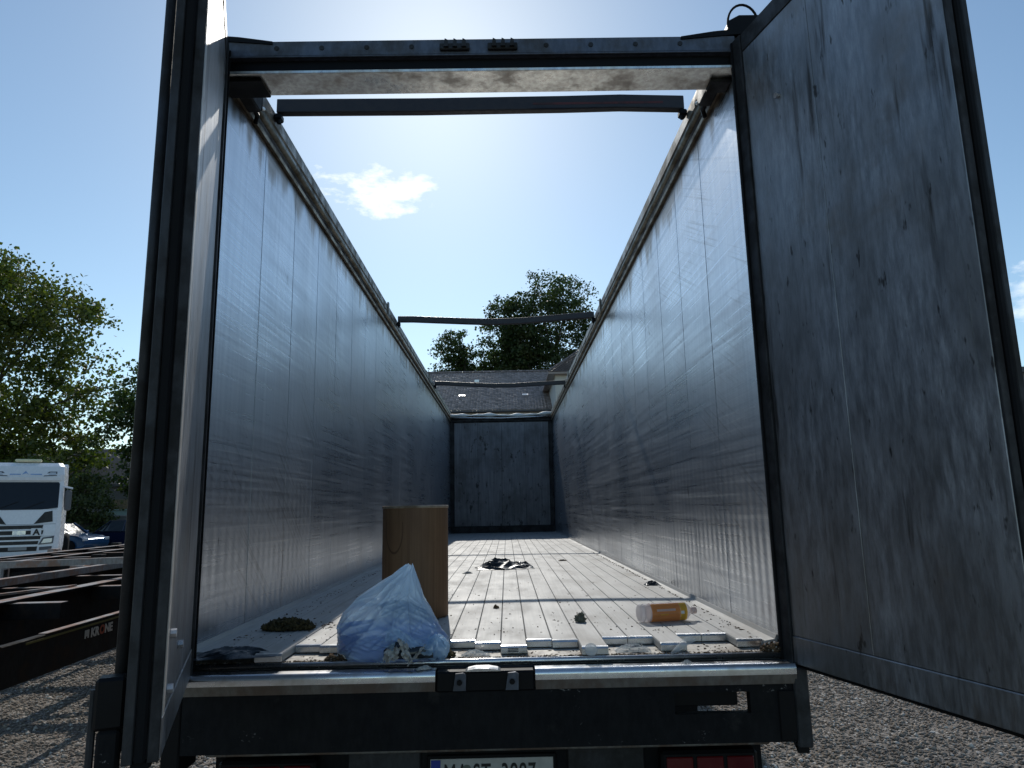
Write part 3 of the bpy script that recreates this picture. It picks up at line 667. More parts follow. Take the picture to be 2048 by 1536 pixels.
# blue bag of rubbish: rings follow the sagging outline, creases run up to the knotted tip
bag = thing('rubbish_bag', 'translucent light blue plastic bag of rubbish slumped on the plank ends', 'bag', (.86, .05, -.03))
zs_ = [-.034, -.02, .03, .085, .14, .2, .26, .305, .335]
lf = [.632, .622, .612, .612, .632, .690, .778, .852, .898]
rt_ = [1.062, 1.082, 1.085, 1.045, 1.012, .975, .955, .938, .928]
dep = [.135, .150, .158, .150, .135, .105, .072, .035, .007]
def bagf(u, v, grow=1.0, seed=0.0):
    z = zs_[0]+(zs_[-1]-zs_[0])*v; l_ = np.interp(z, zs_, lf); r_ = np.interp(z, zs_, rt_); dp = np.interp(z, zs_, dep)
    a = u*2*math.pi; cx = (l_+r_)/2; hx = (r_-l_)/2
    ca, sa = math.cos(a), math.sin(a)
    # folds: sharp ridges that converge on the tip and sweep sideways
    q = u*8+v*2.2*math.sin(u*6.28+1); f1 = abs(nz(q, v*1.3, seed+3))
    f2 = abs(nz(u*22+v*3, v*3.5, seed+9)); f3 = nz(u*5, v*4, seed+1); f4 = abs(nz(u*40, v*16, seed+5))
    f5 = abs(nz(u*13-v*9, (u*3+v)*1.3, seed+12)); f6 = abs(nz(u*26+v*16, v*2-u*2, seed+15))
    rid = lambda n: max(0.0, 1-n*7.5)**1.4
    k = grow*(1+(-.26*f1+.20*f3+.12*nz(u*11-v*6, v*2.5+u, seed+31)+.085*rid(f1)+.075*rid(f5)+.05*rid(f6)+.03*rid(f2)+.02)*(1-.45*v))
    kx = 1+(k-1)*.45*(1 if abs(ca) < .92 else .35)
    x = cx+hx*ca*kx; y = .035+dp*sa*k*.95
    zz = z+.012*nz(u*8, v*5, seed+20)*(1 if 0 < v < .97 else .2)
    if v > .9: zz += .012*nz(u*14, 2, seed)
    return (x, y+.035*v, zz)
mb = MB(); mb.grid(bagf, 220, 110); mb.build('film', 'bag_blue', bag, True)
mb = MB(); mb.grid(lambda u, v: bagf(u, v*.36, .78, 0.0), 90, 28); mb.build('inner_film', 'bag_inner', bag, True)
# loose mouth of the bag on the right, gathered round the hole
mb = MB()
def lobe(u, v):
    a = u*2*math.pi; b = -1.4+v*2.9; r = .043*(1-.28*abs(nz(u*9, v*5, 4))-.16*abs(nz(u*20, v*9, 2)))
    return (1.046+r*1.25*math.cos(a)*math.cos(b), -.065+r*math.sin(a)*math.cos(b)*.9, .012+r*1.15*math.sin(b)+.008*math.sin(a*3))
mb.grid(lobe, 48, 26); mb.build('mouth', 'bag_blue', bag, True)
mb = MB()
def flap(u, v):
    x = .845+.19*u; y = -.118-.012*math.sin(u*7)-.02*v+.012*nz(u*9, v*4, 6); z = .085-.03*u-.04*v+.022*math.sin(u*5+.6)-.01*abs(nz(u*14, v*6, 8))
    return (x, y, z)
mb.grid(flap, 40, 10); mb.build('torn_edge', 'bag_blue', bag, True)
mb = MB()
mb.grid(lambda u, v: (.835+.20*u, -.1265-.012*math.sin(v*3.1)*math.sin(u*3.1)+.015*abs(u-.5)*2, -.018+(.075-.03*u+.014*math.sin(u*9))*v*(.35+.65*math.sin(math.pi*min(1, u*.96+.04)))), 24, 8); mb.build('tear_shade', 'sheet_black', bag)  # black sheet stands in for the shade inside the torn hole
for i, (cx, cz, w, h, tl) in enumerate(((.872, .004, .048, .044, .25), (.928, .016, .034, .070, -.5), (.972, .000, .030, .036, .7))):
    mb = MB()
    def pp(u, v, cx=cx, cz=cz, w=w, h=h, tl=tl, i=i):
        x = cx+(u-.5)*w*2*.62+(v-.5)*tl*.05; z = cz+(v-.5)*h*1.15+(u-.5)*tl*.05
        return (x+.010*nz(v*7, u*3, i+5), -.147+.034*nz(u*3+i*7, v*3, i)+.020*abs(nz(u*7, v*7, i+3)), z+.014*nz(u*6, v*3, i))
    mb.grid(pp, 14, 12); o = mb.build('crumpled_paper', 'paper')
    tag(o, ('grey white crumpled paper showing at the left of the torn blue bag', 'crumpled white paper sticking up in the hole of the blue bag', 'small white paper scrap low in the mouth of the blue bag')[i], 'paper', 'papers spilling from the blue bag')

# lump of moss and dirt
def clump(name, mat, c, rx, ry, h, n, sz, label, cat, seed=1):
    r = np.random.default_rng(seed); V = []; F = []
    a = r.uniform(0, 6.28, n); q = np.sqrt(r.random(n)); z = r.random(n)**.7*h*np.sqrt(np.clip(1-q**2*.9, 0, 1))
    P = np.stack([c[0]+rx*q*np.cos(a), c[1]+ry*q*np.sin(a), c[2]+z], 1)
    o = np.array([(1, 0, 0), (-1, 0, 0), (0, 1, 0), (0, -1, 0), (0, 0, 1), (0, 0, -1)], float)
    V = (o[None]*r.uniform(.4, 1.4, (n, 6, 1)))*(sz*r.uniform(.5, 1.3, (n, 1, 1)))+P[:, None]; V[..., 2] = np.maximum(V[..., 2], c[2])
    T8 = np.array([(0, 2, 4), (2, 1, 4), (1, 3, 4), (3, 0, 4), (2, 0, 5), (1, 2, 5), (3, 1, 5), (0, 3, 5)])
    ob = fast(name, V.reshape(-1, 3), (T8[None]+np.arange(n)[:, None, None]*6).reshape(-1, 3), mat); return tag(ob, label, cat)
clump('moss_clump', 'moss', (.255, .53, 0), .125, .055, .055, 900, .010, 'brown green clump of moss in the shade by the left wall', 'moss', 3)
clump('dirt_lump', 'lump', (1.70, .58, 0), .024, .022, .046, 90, .009, 'small grey green lump of dirt in the middle of the planks', 'lump', 5)
clump('dry_leaf_clump', 'moss', (1.088, -.02, -.036), .022, .020, .030, 60, .008, 'dry yellow brown leaf bits beside the blue bag', 'leaves', 6)
clump('dirt_heap', 'crumbs', (2.44, -.035, -.036), .055, .03, .035, 260, .007, 'heap of brown dirt in the corner by the right door', 'dirt', 8)
clump('dirt_heap', 'crumbs', (.615, -.03, -.036), .035, .018, .022, 120, .008, 'pile of leaf litter at the left of the blue bag', 'dirt', 9)

# crumpled sheets of plastic film
def crumple(name, mat, c, w, d, h, label, cat, seed, nu=34, nv=20, rot=0.0, shape=None):
    mb = MB(); cr, sr = math.cos(rot), math.sin(rot)
    def f(u, v):
        x = (u-.5)*w; y = (v-.5)*d; e = max(0.0, 1-(2*abs(u-.5))**2)*max(0.0, 1-(2*abs(v-.5))**2)
        rr = .40*(1-2.2*abs(nz(u*2.6+v*1.2, v*3.6, seed)))+.30*(1-2.4*abs(nz(u*5-v*3, v*7+u, seed+2)))+.10*nz(u*13, v*13, seed+4)+.25*nz(u*2, v*2, seed+6)
        z = .002+h*max(.04, .35+rr)*min(1, e*1.15)*(shape(u, v) if shape else 1)
        x += .16*w*nz(v*4, u*2, seed+7)*.6; y += .2*d*nz(u*5, v*2, seed+8)
        return (c[0]+x*cr-y*sr, c[1]+x*sr+y*cr, c[2]+z)
    mb.grid(f, nu, nv); return tag(mb.build(name, mat), label, cat)
crumple('black_bag', 'bag_black', (1.31, 3.86, 0), .54, .42, .075, 'crumpled black plastic bag lying in the middle of the sunlit floor', 'bag', 11, 64, 44, .08, lambda u, v: 1.2-.4*abs(u-.4)+max(0, u-.78)*4)
crumple('black_film', 'sheet_black', (.20, -.005, -.012), .34, .17, .030, 'black plastic film in the shaded corner beside the left door', 'film', 21, 34, 20, .12)
crumple('dark_wrapper', 'bag_black', (2.385, 2.14, 0), .11, .10, .035, 'small dark wrapper against the foot of the right wall', 'wrapper', 31, 14, 10)
crumple('clear_wrapper', 'clear_plastic', (1.865, .03, -.036), .15, .075, .028, 'crumpled clear wrapper with red print between two long planks', 'wrapper', 41, 22, 14)
crumple('clear_wrapper', 'clear_plastic', (1.20, .005, -.036), .12, .05, .024, 'clear plastic scrap on the ledge right of the blue bag', 'wrapper', 46, 20, 12)
crumple('red_wrapper_strip', 'bow_red', (1.88, .025, -.020), .06, .02, .010, 'thin red strip in the clear wrapper on the ledge', 'wrapper', 49, 12, 6, .3)
crumple('white_scrap', 'paper', (2.005, .035, -.036), .05, .05, .018, 'small white plastic scrap beside the clear wrapper', 'scrap', 51, 12, 10, .5)
crumple('paper_scrap', 'paper', (.998, -.125, -.0585), .065, .035, .014, 'white paper scrap on the sill left of the lock', 'paper', 56, 14, 10, .4)
crumple('grey_film_scrap', 'clear_plastic', (2.055, -.118, -.0585), .04, .03, .012, 'bluish scrap of film on the sill right of the lock', 'film', 58, 10, 8)
crumple('dark_scrap', 'sheet_black', (.47, 1.62, 0), .10, .035, .010, 'thin dark scrap lying in the shaded strip of floor', 'scrap', 61, 12, 6, .1)
crumple('twig_scrap', 'crumbs', (1.27, 1.13, 0), .035, .03, .02, 'tiny dark pellet on the planks left of the dirt lump', 'scrap', 63, 8, 6)
crumple('pale_scrap', 'paper', (.98, 3.35, 0), .09, .05, .018, 'pale scrap on the floor between drum and black bag', 'scrap', 66, 10, 8, .4)
crumple('brown_scrap', 'crumbs', (1.93, 4.6, 0), .10, .04, .015, 'brown scrap on the floor right of the black bag', 'scrap', 68, 10, 6, .2)
# clear cap and broken cup on the ledge
mb = MB(); mb.lathe([(.026, 0), (.027, .004), (.0265, .009), (.021, .011), (.004, .0115)], (0, 0, 0), 28)
mb.v = [(1.678+x, -.058+y*.5-z*.6, -.012+y*.86+z*.5) for x, y, z in mb.v]; tag(mb.build('cup_lid', 'clear_plastic', None, True), 'round clear plastic lid leaning on the sill edge', 'lid')
mb = MB(); mb.grid(lambda u, v: (2.02+.055*v+(.012+.022*v)*math.cos(u*3.6), -.05+(.012+.022*v)*math.sin(u*3.6)*.8-.02*v, -.03+.034*v+(.008+.02*v)*math.sin(u*3.6+.5)), 18, 8)
tag(mb.build('broken_cup', 'clear_plastic', None, True), 'broken piece of clear plastic cup by the sill on the right', 'cup')

# drink bottle lying on its side
bt = thing('drink_bottle', 'plastic drink bottle with orange label lying on its side on the planks', 'bottle', (2.13, .545, 0), R(12), local=True)
rb = .044
def bl(prof, nm, mat): mb = MB(); mb.lathe(prof, (0, 0, rb+.001), 28, 'x', cap=nm in ('base', 'cap')); return mb.build(nm, mat, bt, True)
bl([(.010, -.148), (.032, -.150), (.040, -.147), (rb, -.135), (.0435, -.125)], 'base', 'bottle_clear')
bl([(rb, -.126), (rb, -.115), (.0428, -.10), (rb, -.088), (.0435, .06), (rb, .088), (.041, .10), (.030, .115), (.020, .124), (.0145, .132), (.0145, .142)], 'body', 'bottle_clear')
mb = MB()
for a, b_, c_ in ((0.15, 1.0, 1), ):
    pass
def wrap(x0, x1, a0, a1, nm, mat, r=rb+.0008):
    mb = MB(); mb.grid(lambda u, v: (x0+(x1-x0)*v, r*math.cos(a0+(a1-a0)*u), rb+.001+r*math.sin(a0+(a1-a0)*u)), 24, 4); return mb.build(nm, mat, bt, True)
wrap(-.095, .055, R(-178), R(-150), 'label', 'bottle_label'); wrap(-.095, .055, R(-250), R(-178.5), 'label', 'bottle_label'); wrap(-.095, .055, R(-149.5), R(-110), 'label', 'bottle_label')
wrap(.056, .092, R(-250), R(-110), 'label_band', 'bottle_yellow'); wrap(-.095, .092, R(-110), R(110), 'label_back', 'bottle_white')
wrap(-.07, .03, R(-206), R(-192), 'print', 'bottle_white', rb+.0014); wrap(.058, .075, R(-190), R(-172), 'print', 'plate_white', rb+.0014)
wrap(-.05, -.01, R(-176), R(-168), 'print', 'bottle_yellow', rb+.0014)
bl([(.0155, .136), (.0165, .138), (.0165, .156), (.015, .158), (.003, .158)], 'cap', 'bottle_white')

# crumbs scattered over floor and ledge
def crumb_field(n, fn, smin, smax, seed):
    r = np.random.default_rng(seed); P = np.array([fn(r) for _ in range(n)])
    o = np.array([(1, 0, 0), (-1, 0, 0), (0, 1, 0), (0, -1, 0), (0, 0, .7), (0, 0, -.3)], float)
    V = o[None]*r.uniform(.5, 1.5, (n, 6, 1))*r.uniform(smin, smax, (n, 1, 1)); a = r.uniform(0, 3.14, n); e = r.uniform(1, 2.4, n)
    X = V[..., 0]*e[:, None]; V = np.stack([X*np.cos(a)[:, None]-V[..., 1]*np.sin(a)[:, None], X*np.sin(a)[:, None]+V[..., 1]*np.cos(a)[:, None], V[..., 2]], 2)+P[:, None]
    T8 = np.array([(0, 2, 4), (2, 1, 4), (1, 3, 4), (3, 0, 4), (2, 0, 5), (1, 2, 5), (3, 1, 5), (0, 3, 5)])
    return V.reshape(-1, 3), (T8[None]+np.arange(n)[:, None, None]*6).reshape(-1, 3)
def f_floor(r):
    y = .2+r.exponential(.9); return (r.uniform(.1, 2.42), min(y, 9), .001)
def f_edge(r): return (r.uniform(.05, 2.45), -.052+abs(r.normal(0, .012)), -.0345)
def f_ledge(r): return (r.uniform(.4, 2.45), r.uniform(-.05, .16), -.0355)
def f_wall(r): return (W-.06-abs(r.normal(0, .012)), r.uniform(.05, 6), .001)
def f_wall2(r): return (.078+abs(r.normal(0, .05)), r.uniform(.1, 4), .001)
def f_moss(r): return (.43+r.normal(0, .08), .62+r.normal(0, .06), .001)
parts = [crumb_field(420, f_floor, .0014, .0048, 1), crumb_field(900, f_edge, .0015, .005, 2), crumb_field(420, f_ledge, .0012, .0045, 3), crumb_field(260, f_wall, .002, .006, 4), crumb_field(120, f_wall2, .002, .006, 5), crumb_field(60, f_moss, .002, .006, 6)]
VV = []; FF = []; k = 0
for v_, f_ in parts: VV.append(v_); FF.append(f_+k); k += len(v_)
o = fast('debris', np.vstack(VV), np.vstack(FF), 'crumbs', None, 'stuff'); tag(o, 'scattered brown crumbs of dirt on planks and ledge', 'debris')

# ================================================================== TREES
def tree(name, label, base, height, lobes, nleaf, size, mat, seed, group, trunk_r=.35):
    nleaf = int(nleaf*1.7); size *= .80
    r = np.random.default_rng(seed); rr = random.Random(seed)
    t = thing(name, label, 'tree', base, group=group)
    b = Vector(base); top = max(l[2] for l in lobes)
    mb = MB(); tp_ = b+Vector((rr.uniform(-.4, .4), rr.uniform(-.4, .4), (top)*.55))
    pts = [b, b+(tp_-b)*.35+Vector((rr.uniform(-.2, .2), 0, 0)), tp_, b+Vector((0, 0, top*.9))]
    mb.tube(pts, [trunk_r*1.25, trunk_r, trunk_r*.7, trunk_r*.2], 9)
    for l in lobes:
        c = b+Vector(l[:3]); s = b+(tp_-b)*rr.uniform(.55, .95)
        mid = s.lerp(c, .5)+Vector((rr.uniform(-.5, .5), rr.uniform(-.5, .5), -.3)); mb.tube([s, mid, c], [trunk_r*.42, trunk_r*.26, trunk_r*.07], 6)
        for _ in range(4):
            e = c+Vector((rr.uniform(-1, 1)*l[3]*.8, rr.uniform(-1, 1)*l[3]*.8, rr.uniform(-.6, .8)*l[4]*.8)); mb.tube([mid, mid.lerp(e, .6)+Vector((0, 0, .2)), e], [trunk_r*.2, trunk_r*.12, .02], 5)
    mb.build('trunk', 'bark', t, True)
    wts = np.array([l[3]**2*l[4] for l in lobes]); wts = wts/wts.sum(); P = []
    for l, w in zip(lobes, wts):
        n = int(nleaf*w); k = max(6, int(n/46))
        # twig clusters spread towards the outside of the lobe, then leaves round each cluster
        d = r.normal(size=(k, 3)); d /= np.linalg.norm(d, axis=1)[:, None]; q = (r.random(k)**.42)[:, None]
        C = d*q*np.array([l[3], l[3], l[4]])*(1+.16*np.sin(d[:, :1]*5+d[:, 2:]*4+seed))+np.array(l[:3])+np.array(base)
        cs = r.uniform(.35, 1.0, k)*.135*(l[3]+l[4])/2+.10
        per = max(1, n//k); o = np.clip(r.normal(size=(k, per, 3)), -2, 2)*cs[:, None, None]*np.array([1, 1, .62]); P.append((C[:, None]+o).reshape(-1, 3))
    P = np.vstack(P); n = len(P); a = r.normal(size=(n, 3)); a /= np.linalg.norm(a, axis=1)[:, None]; c = r.normal(size=(n, 3)); e = np.cross(a, c); e /= np.linalg.norm(e, axis=1)[:, None]
    s = (size*r.uniform(.55, 1.35, n))[:, None]; mid = P+e*0
    V = np.stack([P-a*s*.6, P+e*s*.42-a*s*.05, P+a*s*.6, P-e*s*.42-a*s*.05], 1).reshape(-1, 3); V -= np.array(base)
    F = np.arange(n*4).reshape(-1, 4)
    fast('crown', V, F, mat, t); return t
gl = 'broadleaf trees beyond the yard on the left'; gc = 'trees behind the tiled house'
tree('plane_tree', 'large loose broadleaf tree behind the white truck', (-40.2, 50, G), 22, [(0, 0, 18.4, 6.2, 4.6), (5.4, -.5, 16.4, 5.0, 4.8), (8.0, 0, 10.6, 3.9, 4.4), (-4, 0, 13, 6, 6), (2.5, 0, 9.5, 5.2, 3.8), (-1, -1, 8, 5.5, 3.2), (7.0, 1, 5.8, 4.5, 2.6), (1.5, 1, 5.4, 5, 2.4)], 34000, .33, 'leaf_plane', 11, gl, .5)
tree('plane_tree', 'darker broadleaf tree half hidden by the left door', (-23.0, 48, G), 14, [(-.2, 0, 10.8, 3.9, 3.4), (-1.9, 0, 7.8, 3.4, 2.8), (2.2, 0, 8.0, 3.8, 3.6), (-1.0, 0, 4.4, 3.2, 1.8), (2.5, 0, 4.2, 3.2, 1.9)], 14000, .31, 'leaf_dark', 12, gl, .32)
tree('lime_tree', 'round crowned dark tree highest above the tiled roof', (8.7, 90, G), 33, [(0, 0, 28.8, 5.3, 5.6), (3.9, .4, 23.4, 3.8, 5.2), (-3.4, 0, 22.4, 4.1, 5.4), (1.2, 0, 18.5, 5.8, 5.6), (-1.2, .5, 14, 5.6, 4.6)], 22000, .37, 'leaf_dark', 13, gc, .6)
tree('lime_tree', 'dark tree with a domed crown left of the highest one', (1.9, 91, G), 31, [(.3, 0, 26.4, 4.0, 5.0), (2.1, .3, 23, 3.9, 5.4), (-.7, 0, 21.4, 2.9, 4.4), (.6, 0, 16.8, 4.2, 5.4)], 17000, .37, 'leaf_dark', 14, gc, .55)
tree('lime_tree', 'lowest dark tree with pointed top behind the roof ridge', (-5.7, 93, G), 26, [(-.4, 0, 23.0, 2.7, 4.4), (2.0, 0, 20.6, 2.5, 4.1), (4.2, 0, 18.6, 2.2, 4.0), (-2.6, 0, 18, 2.4, 3.8), (.4, 0, 16.4, 4.4, 4.6)], 15000, .36, 'leaf_dark', 15, gc, .45)
tree('shrub', 'yellow green shrub growing beside the white truck', (-22.6, 36.5, G), 4.4, [(0, 0, 2.6, 1.5, 1.5), (1.1, 0, 1.7, 1.1, 1.1), (-1.2, 0, 1.8, 1.2, 1.2), (.4, 0, 3.7, .8, .9)], 4200, .17, 'leaf_hedge', 16, None, .08)
tree('shrub', 'dark shrub under the big tree behind the truck roof', (-27.5, 40.5, G), 6, [(0, 0, 3.6, 2.4, 1.9), (2.6, 0, 3.2, 1.9, 1.5), (-2.8, 0, 3.6, 2.2, 1.8)], 4600, .22, 'leaf_dark', 17, None, .1)

# ================================================================== HOUSES
hs = thing('tiled_house', 'house with long brown tiled roof beyond the front of the trailer', 'house', (-1, 66, G))
HX0, HX1, HY0, EZ, RZ = -17.0, 7.2, 62.0, 9.55, 15.65
MB().box(HX0+.4, HX1-.4, HY0+.45, HY0+23, G, EZ-.03).build('wall', 'render_wall', hs)
MB().prism([(HY0, EZ-.02), (HY0, EZ+.16), (HY0+12, RZ+.02), (HY0+24, EZ+.16), (HY0+24, EZ-.02), (HY0+12, RZ-.2)], 'x', HX0, HX1).build('roof', 'tile', hs)
MB().tube([(HX0, HY0-.06, EZ+.05), (HX1, HY0-.06, EZ+.05)], .08, 8).build('gutter', 'roof_grey', hs)
# tiles: one curved slab each
slope = math.atan2(RZ-EZ-.14, 12); tw, tl_ = .30, .36; nr = 41; nc = int((HX1-HX0)/tw); V = []; F = []
base_t = []
for k in range(5):
    t = k/4; base_t.append((t*tw*.98, .045*math.sin(t*math.pi*2)*.6+.02))
for i in range(nr):
    for j in range(nc):
        x0 = HX0+j*tw; y0 = HY0-.05+i*tl_*math.cos(slope)*.93; z0 = EZ+.19+i*tl_*math.sin(slope)*.93; jt = random.uniform(-.008, .012); k0 = len(V)
        for e in (0, 1):
            for (dx, dz) in base_t: V.append((x0+dx, y0+e*tl_*math.cos(slope), z0+e*(tl_*math.sin(slope)-.035)+dz+.035+jt))
        for (dx, dz) in base_t: V.append((x0+dx, y0, z0+dz-.02))
        for k in range(4): F.append((k0+k, k0+k+1, k0+5+k+1, k0+5+k)); F.append((k0+10+k, k0+10+k+1, k0+k+1, k0+k))
V = np.array(V)-np.array(hs.location); o = fast('roof_tiles', V, F, 'tile', hs, 'stuff')
mb = MB()
for j in range(int((HX1-HX0)/.4)):
    x0 = HX0+j*.4; mb.prism([(HY0+11.8, RZ+.10), (HY0+11.9, RZ+.25), (HY0+12.1, RZ+.25), (HY0+12.2, RZ+.10)], 'x', x0, x0+.37)
mb.build('ridge_tiles', 'tile', hs, kind='stuff')
for (x, yy) in ((-3.25, 3.6), (3.1, 3.6), (-9.4, 3.6)):
    z = EZ+.2+yy*math.tan(slope); c, s_ = math.cos(slope), math.sin(slope)
    Tq = lambda a, b, n, x=x, yy=yy, z=z: (x+a, HY0+yy+b*c-n*s_, z+b*s_+n*c)
    w_ = MB().box(0, .58, 0, .5, .05, .16, .01, Tq).build('skylight', 'zinc', hs); MB().box(.05, .53, .05, .45, .161, .166, 0, Tq).build('pane', 'lens', w_)
for x in (-1.9, -13):
    MB().box(x, x+.5, HY0+8.4, HY0+8.75, 13.7, 14.25, .02).build('vent', 'zinc', hs)
for x in (-14, -10.5, -7, -3.5, 0, 3.4):
    for z in (.6, 3.8, 7.0):
        w_ = MB().box(x, x+1.2, HY0+.40, HY0+.447, z, z+1.6).build('window', 'plate_white', hs); MB().box(x+.1, x+1.1, HY0+.385, HY0+.398, z+.1, z+1.5).build('pane', 'glass_dark', w_)
h2 = thing('pale_house', 'pale rendered house with hipped tile roof behind the right rail', 'house', (12, 60, G))
MB().box(5.85, 17.5, 57.6, 68, G, 12.25).build('wall', 'render_pale', h2)
e0, e1, f0, f1 = 5.2, 18.2, 56.9, 68.7; zc = 12.3
rf = MB(); rf.add([(e0, f0, zc), (e1, f0, zc), (e1, f1, zc), (e0, f1, zc), (e0+5, 62.8, zc+4.2), (e1-5, 62.8, zc+4.2), (e0, f0, zc-.16), (e1, f0, zc-.16), (e1, f1, zc-.16), (e0, f1, zc-.16)],
       [(0, 1, 5, 4), (1, 2, 5), (2, 3, 4, 5), (3, 0, 4), (0, 6, 7, 1), (1, 7, 8, 2), (2, 8, 9, 3), (3, 9, 6, 0), (9, 8, 7, 6)]); rfo = rf.build('roof', 'tile', h2)
def hiptiles():
    V = []; F = []
    for i in range(24):
        t = i/24; y0 = f0+5.9*t; z0 = zc+4.2*t+.02; xa, xb = e0+5*t, e1-5*t; n = int((xb-xa)/.3)
        for j in range(n):
            x = xa+j*.3; k = len(V); V += [(x, y0-.06, z0+.03), (x+.14, y0-.06, z0+.11), (x+.28, y0-.06, z0+.03), (x, y0+.3, z0+.17), (x+.14, y0+.3, z0+.25), (x+.28, y0+.3, z0+.17)]
            F += [(k, k+1, k+4, k+3), (k+1, k+2, k+5, k+4)]
    for i in range(26):
        t = i/26; y0 = f0+5.9*t; V0 = len(V); x = e0+5*t; z = zc+4.2*t
        V += [(x-.12, y0-.02, z+.02), (x, y0-.1, z+.2), (x+.14, y0+.02, z+.05), (x+.05, y0+.3, z+.2), (x+.19, y0+.2, z+.36), (x+.32, y0+.3, z+.2)]; F += [(V0, V0+1, V0+4, V0+3), (V0+1, V0+2, V0+5, V0+4)]
    return np.array(V)-np.array(h2.location), F
Vh, Fh = hiptiles(); fast('roof_tiles', Vh, Fh, 'tile', h2, 'stuff')
for x in (7.2, 10.4, 13.6):
    for z in (2, 5.5, 9):
        w_ = MB().box(x, x+1.2, 57.55, 57.597, z, z+1.7).build('window', 'plate_white', h2); MB().box(x+.1, x+1.1, 57.53, 57.548, z+.1, z+1.6).build('pane', 'glass_dark', w_)
# grey building under the trees on the left
h3 = thing('grey_building', 'dark grey roofed shed half hidden under the trees on the left', 'building', (-34, 54, G))
MB().box(-46, -22.5, 52, 61, G, 2.9).build('wall', 'wall_grey', h3)
MB().prism([(51.5, 2.8), (51.5, 3.0), (56.5, 6.2), (61.5, 3.0), (61.5, 2.8)], 'x', -46.5, -22).build('roof', 'roof_grey', h3)
for k in range(6): MB().box(-43+k*3.4, -41.6+k*3.4, 51.95, 51.997, .4, 1.8).build('window', 'glass_dark', h3)
h4 = thing('flat_roofed_building', 'dark building just visible behind the free edge of the right door', 'building', (45, 44, G))
MB().box(33.9, 58, 40, 50, G, 8.4).build('wall', 'wall_grey', h4); MB().box(33.6, 58.3, 39.7, 50.3, 8.401, 8.75).build('roof', 'roof_grey', h4)
for k in range(5): MB().box(35+k*3.2, 36.6+k*3.2, 39.95, 39.997, 4, 5.8).build('window', 'glass_dark', h4)
# boundary wall in front of the shed
bw = thing('boundary_wall', 'low dark wall with coping behind the parked cars', 'wall', (-26, 37.5, G))
MB().box(-44, -9, 37.4, 37.6, G, .52).build('wall', 'wall_grey', bw); MB().box(-44, -9, 37.34, 37.66, .521, .60, .01).build('coping', 'concrete', bw)

# ================================================================== VEHICLES ON THE LEFT
def wheel(parent, x, y, r, w, ax='x', tyre='rubber', rim='zinc'):
    o = MB().lathe([(r*.6, -w/2), (r*.9, -w/2), (r, -w*.35), (r, w*.35), (r*.9, w/2), (r*.6, w/2)], (x, y, r), 24, ax).build('wheel', tyre, parent, True)
    MB().lathe([(.03, -w*.42), (r*.35, -w*.40), (r*.58, -w*.5), (r*.61, -w*.3), (r*.61, w*.3), (r*.58, w*.5), (r*.35, w*.40), (.03, w*.42)], (x, y, r), 20, ax).build('rim', rim, o)
    return o
# --- white truck, front towards the yard
tk = thing('white_truck', 'white long distance truck parked behind the container chassis', 'truck', (-16.52, 23.0, G), R(28), local=True)
sec = [(.32, .02, 1.20), (.62, -.02, 1.24), (1.25, .0, 1.25), (1.95, .06, 1.25), (2.05, .08, 1.25), (3.06, .30, 1.22), (3.30, .26, 1.22), (3.62, .40, 1.18), (3.76, .62, 1.10)]
mb = MB(); vs = []; ch = .14
for (z, yf, hw) in sec:
    vs += [(-hw+ch, yf, z), (hw-ch, yf, z), (hw, yf+ch*1.2, z), (hw, 2.25, z), (-hw, 2.25, z), (-hw, yf+ch*1.2, z)]
n = len(sec); fs = [tuple(range(5, -1, -1)), tuple((n-1)*6+k for k in range(6))]
for i in range(n-1):
    for k in range(6): fs.append((i*6+k, i*6+(k+1) % 6, (i+1)*6+(k+1) % 6, (i+1)*6+k))
cabo = mb.add(vs, fs).build('cab', 'truck_white', tk); bevel(cabo, .03, 2)
def fp(z): return float(np.interp(z, [s[0] for s in sec], [s[1] for s in sec]))
def front(poly, off, thick, nm, mat, parent=tk):
    vs = [(x, fp(z)-off, z) for x, z in poly]+[(x, fp(z)-off+thick, z) for x, z in poly]; n = len(poly)
    return MB().add(vs, [tuple(range(n)), tuple(range(2*n-1, n-1, -1))]+[(i, (i+1) % n, n+(i+1) % n, n+i) for i in range(n)]).build(nm, mat, parent)
front([(-1.12, 2.06), (-.6, 2.0), (.6, 2.0), (1.12, 2.06), (1.10, 2.96), (1.06, 3.02), (-1.06, 3.02), (-1.10, 2.96)], .012, .02, 'windscreen', 'glass_dark')
front([(-1.15, 3.08), (1.15, 3.08), (1.13, 3.20), (-1.13, 3.20)], .10, .11, 'sun_visor', 'truck_white')
for s in (-1, 1):
    front([(s*.55, 3.24), (s*.98, 3.26), (s*.98, 3.42), (s*.72, 3.42)], .014, .02, 'roof_lamp', 'truck_grey'); front([(s*.70, 3.28), (s*.94, 3.29), (s*.94, 3.39), (s*.76, 3.39)], .020, .01, 'lens', 'lens')
    front([(s*.42, 1.48), (s*1.0, 1.55), (s*.96, 1.95), (s*.72, 1.90)], .016, .02, 'corner_grille', 'ink')
    hl = front([(s*.62, .72), (s*1.07, .76), (s*1.09, 1.02), (s*.74, .98)], .022, .03, 'headlamp', 'truck_grey'); front([(s*.70, .77), (s*1.03, .80), (s*1.04, .95), (s*.78, .93)], .030, .01, 'headlamp_glass', 'lens')
    front([(s*.66, .52), (s*1.04, .54), (s*1.05, .66), (s*.66, .64)], .020, .02, 'fog_lamp', 'truck_grey')
    ma = MB().tube([(s*1.22, .42, 2.86), (s*1.52, .32, 2.78)], .035, 8).build('mirror_arm', 'truck_white', tk)
    mr = MB().box(s*1.40-.11, s*1.40+.11, .30, .44, 1.95, 2.72, .05).build('mirror', 'truck_grey', tk)
front([(-.60, 3.22), (.60, 3.22), (.60, 3.50), (-.60, 3.50)], .006, .01, 'name_panel', 'truck_white')
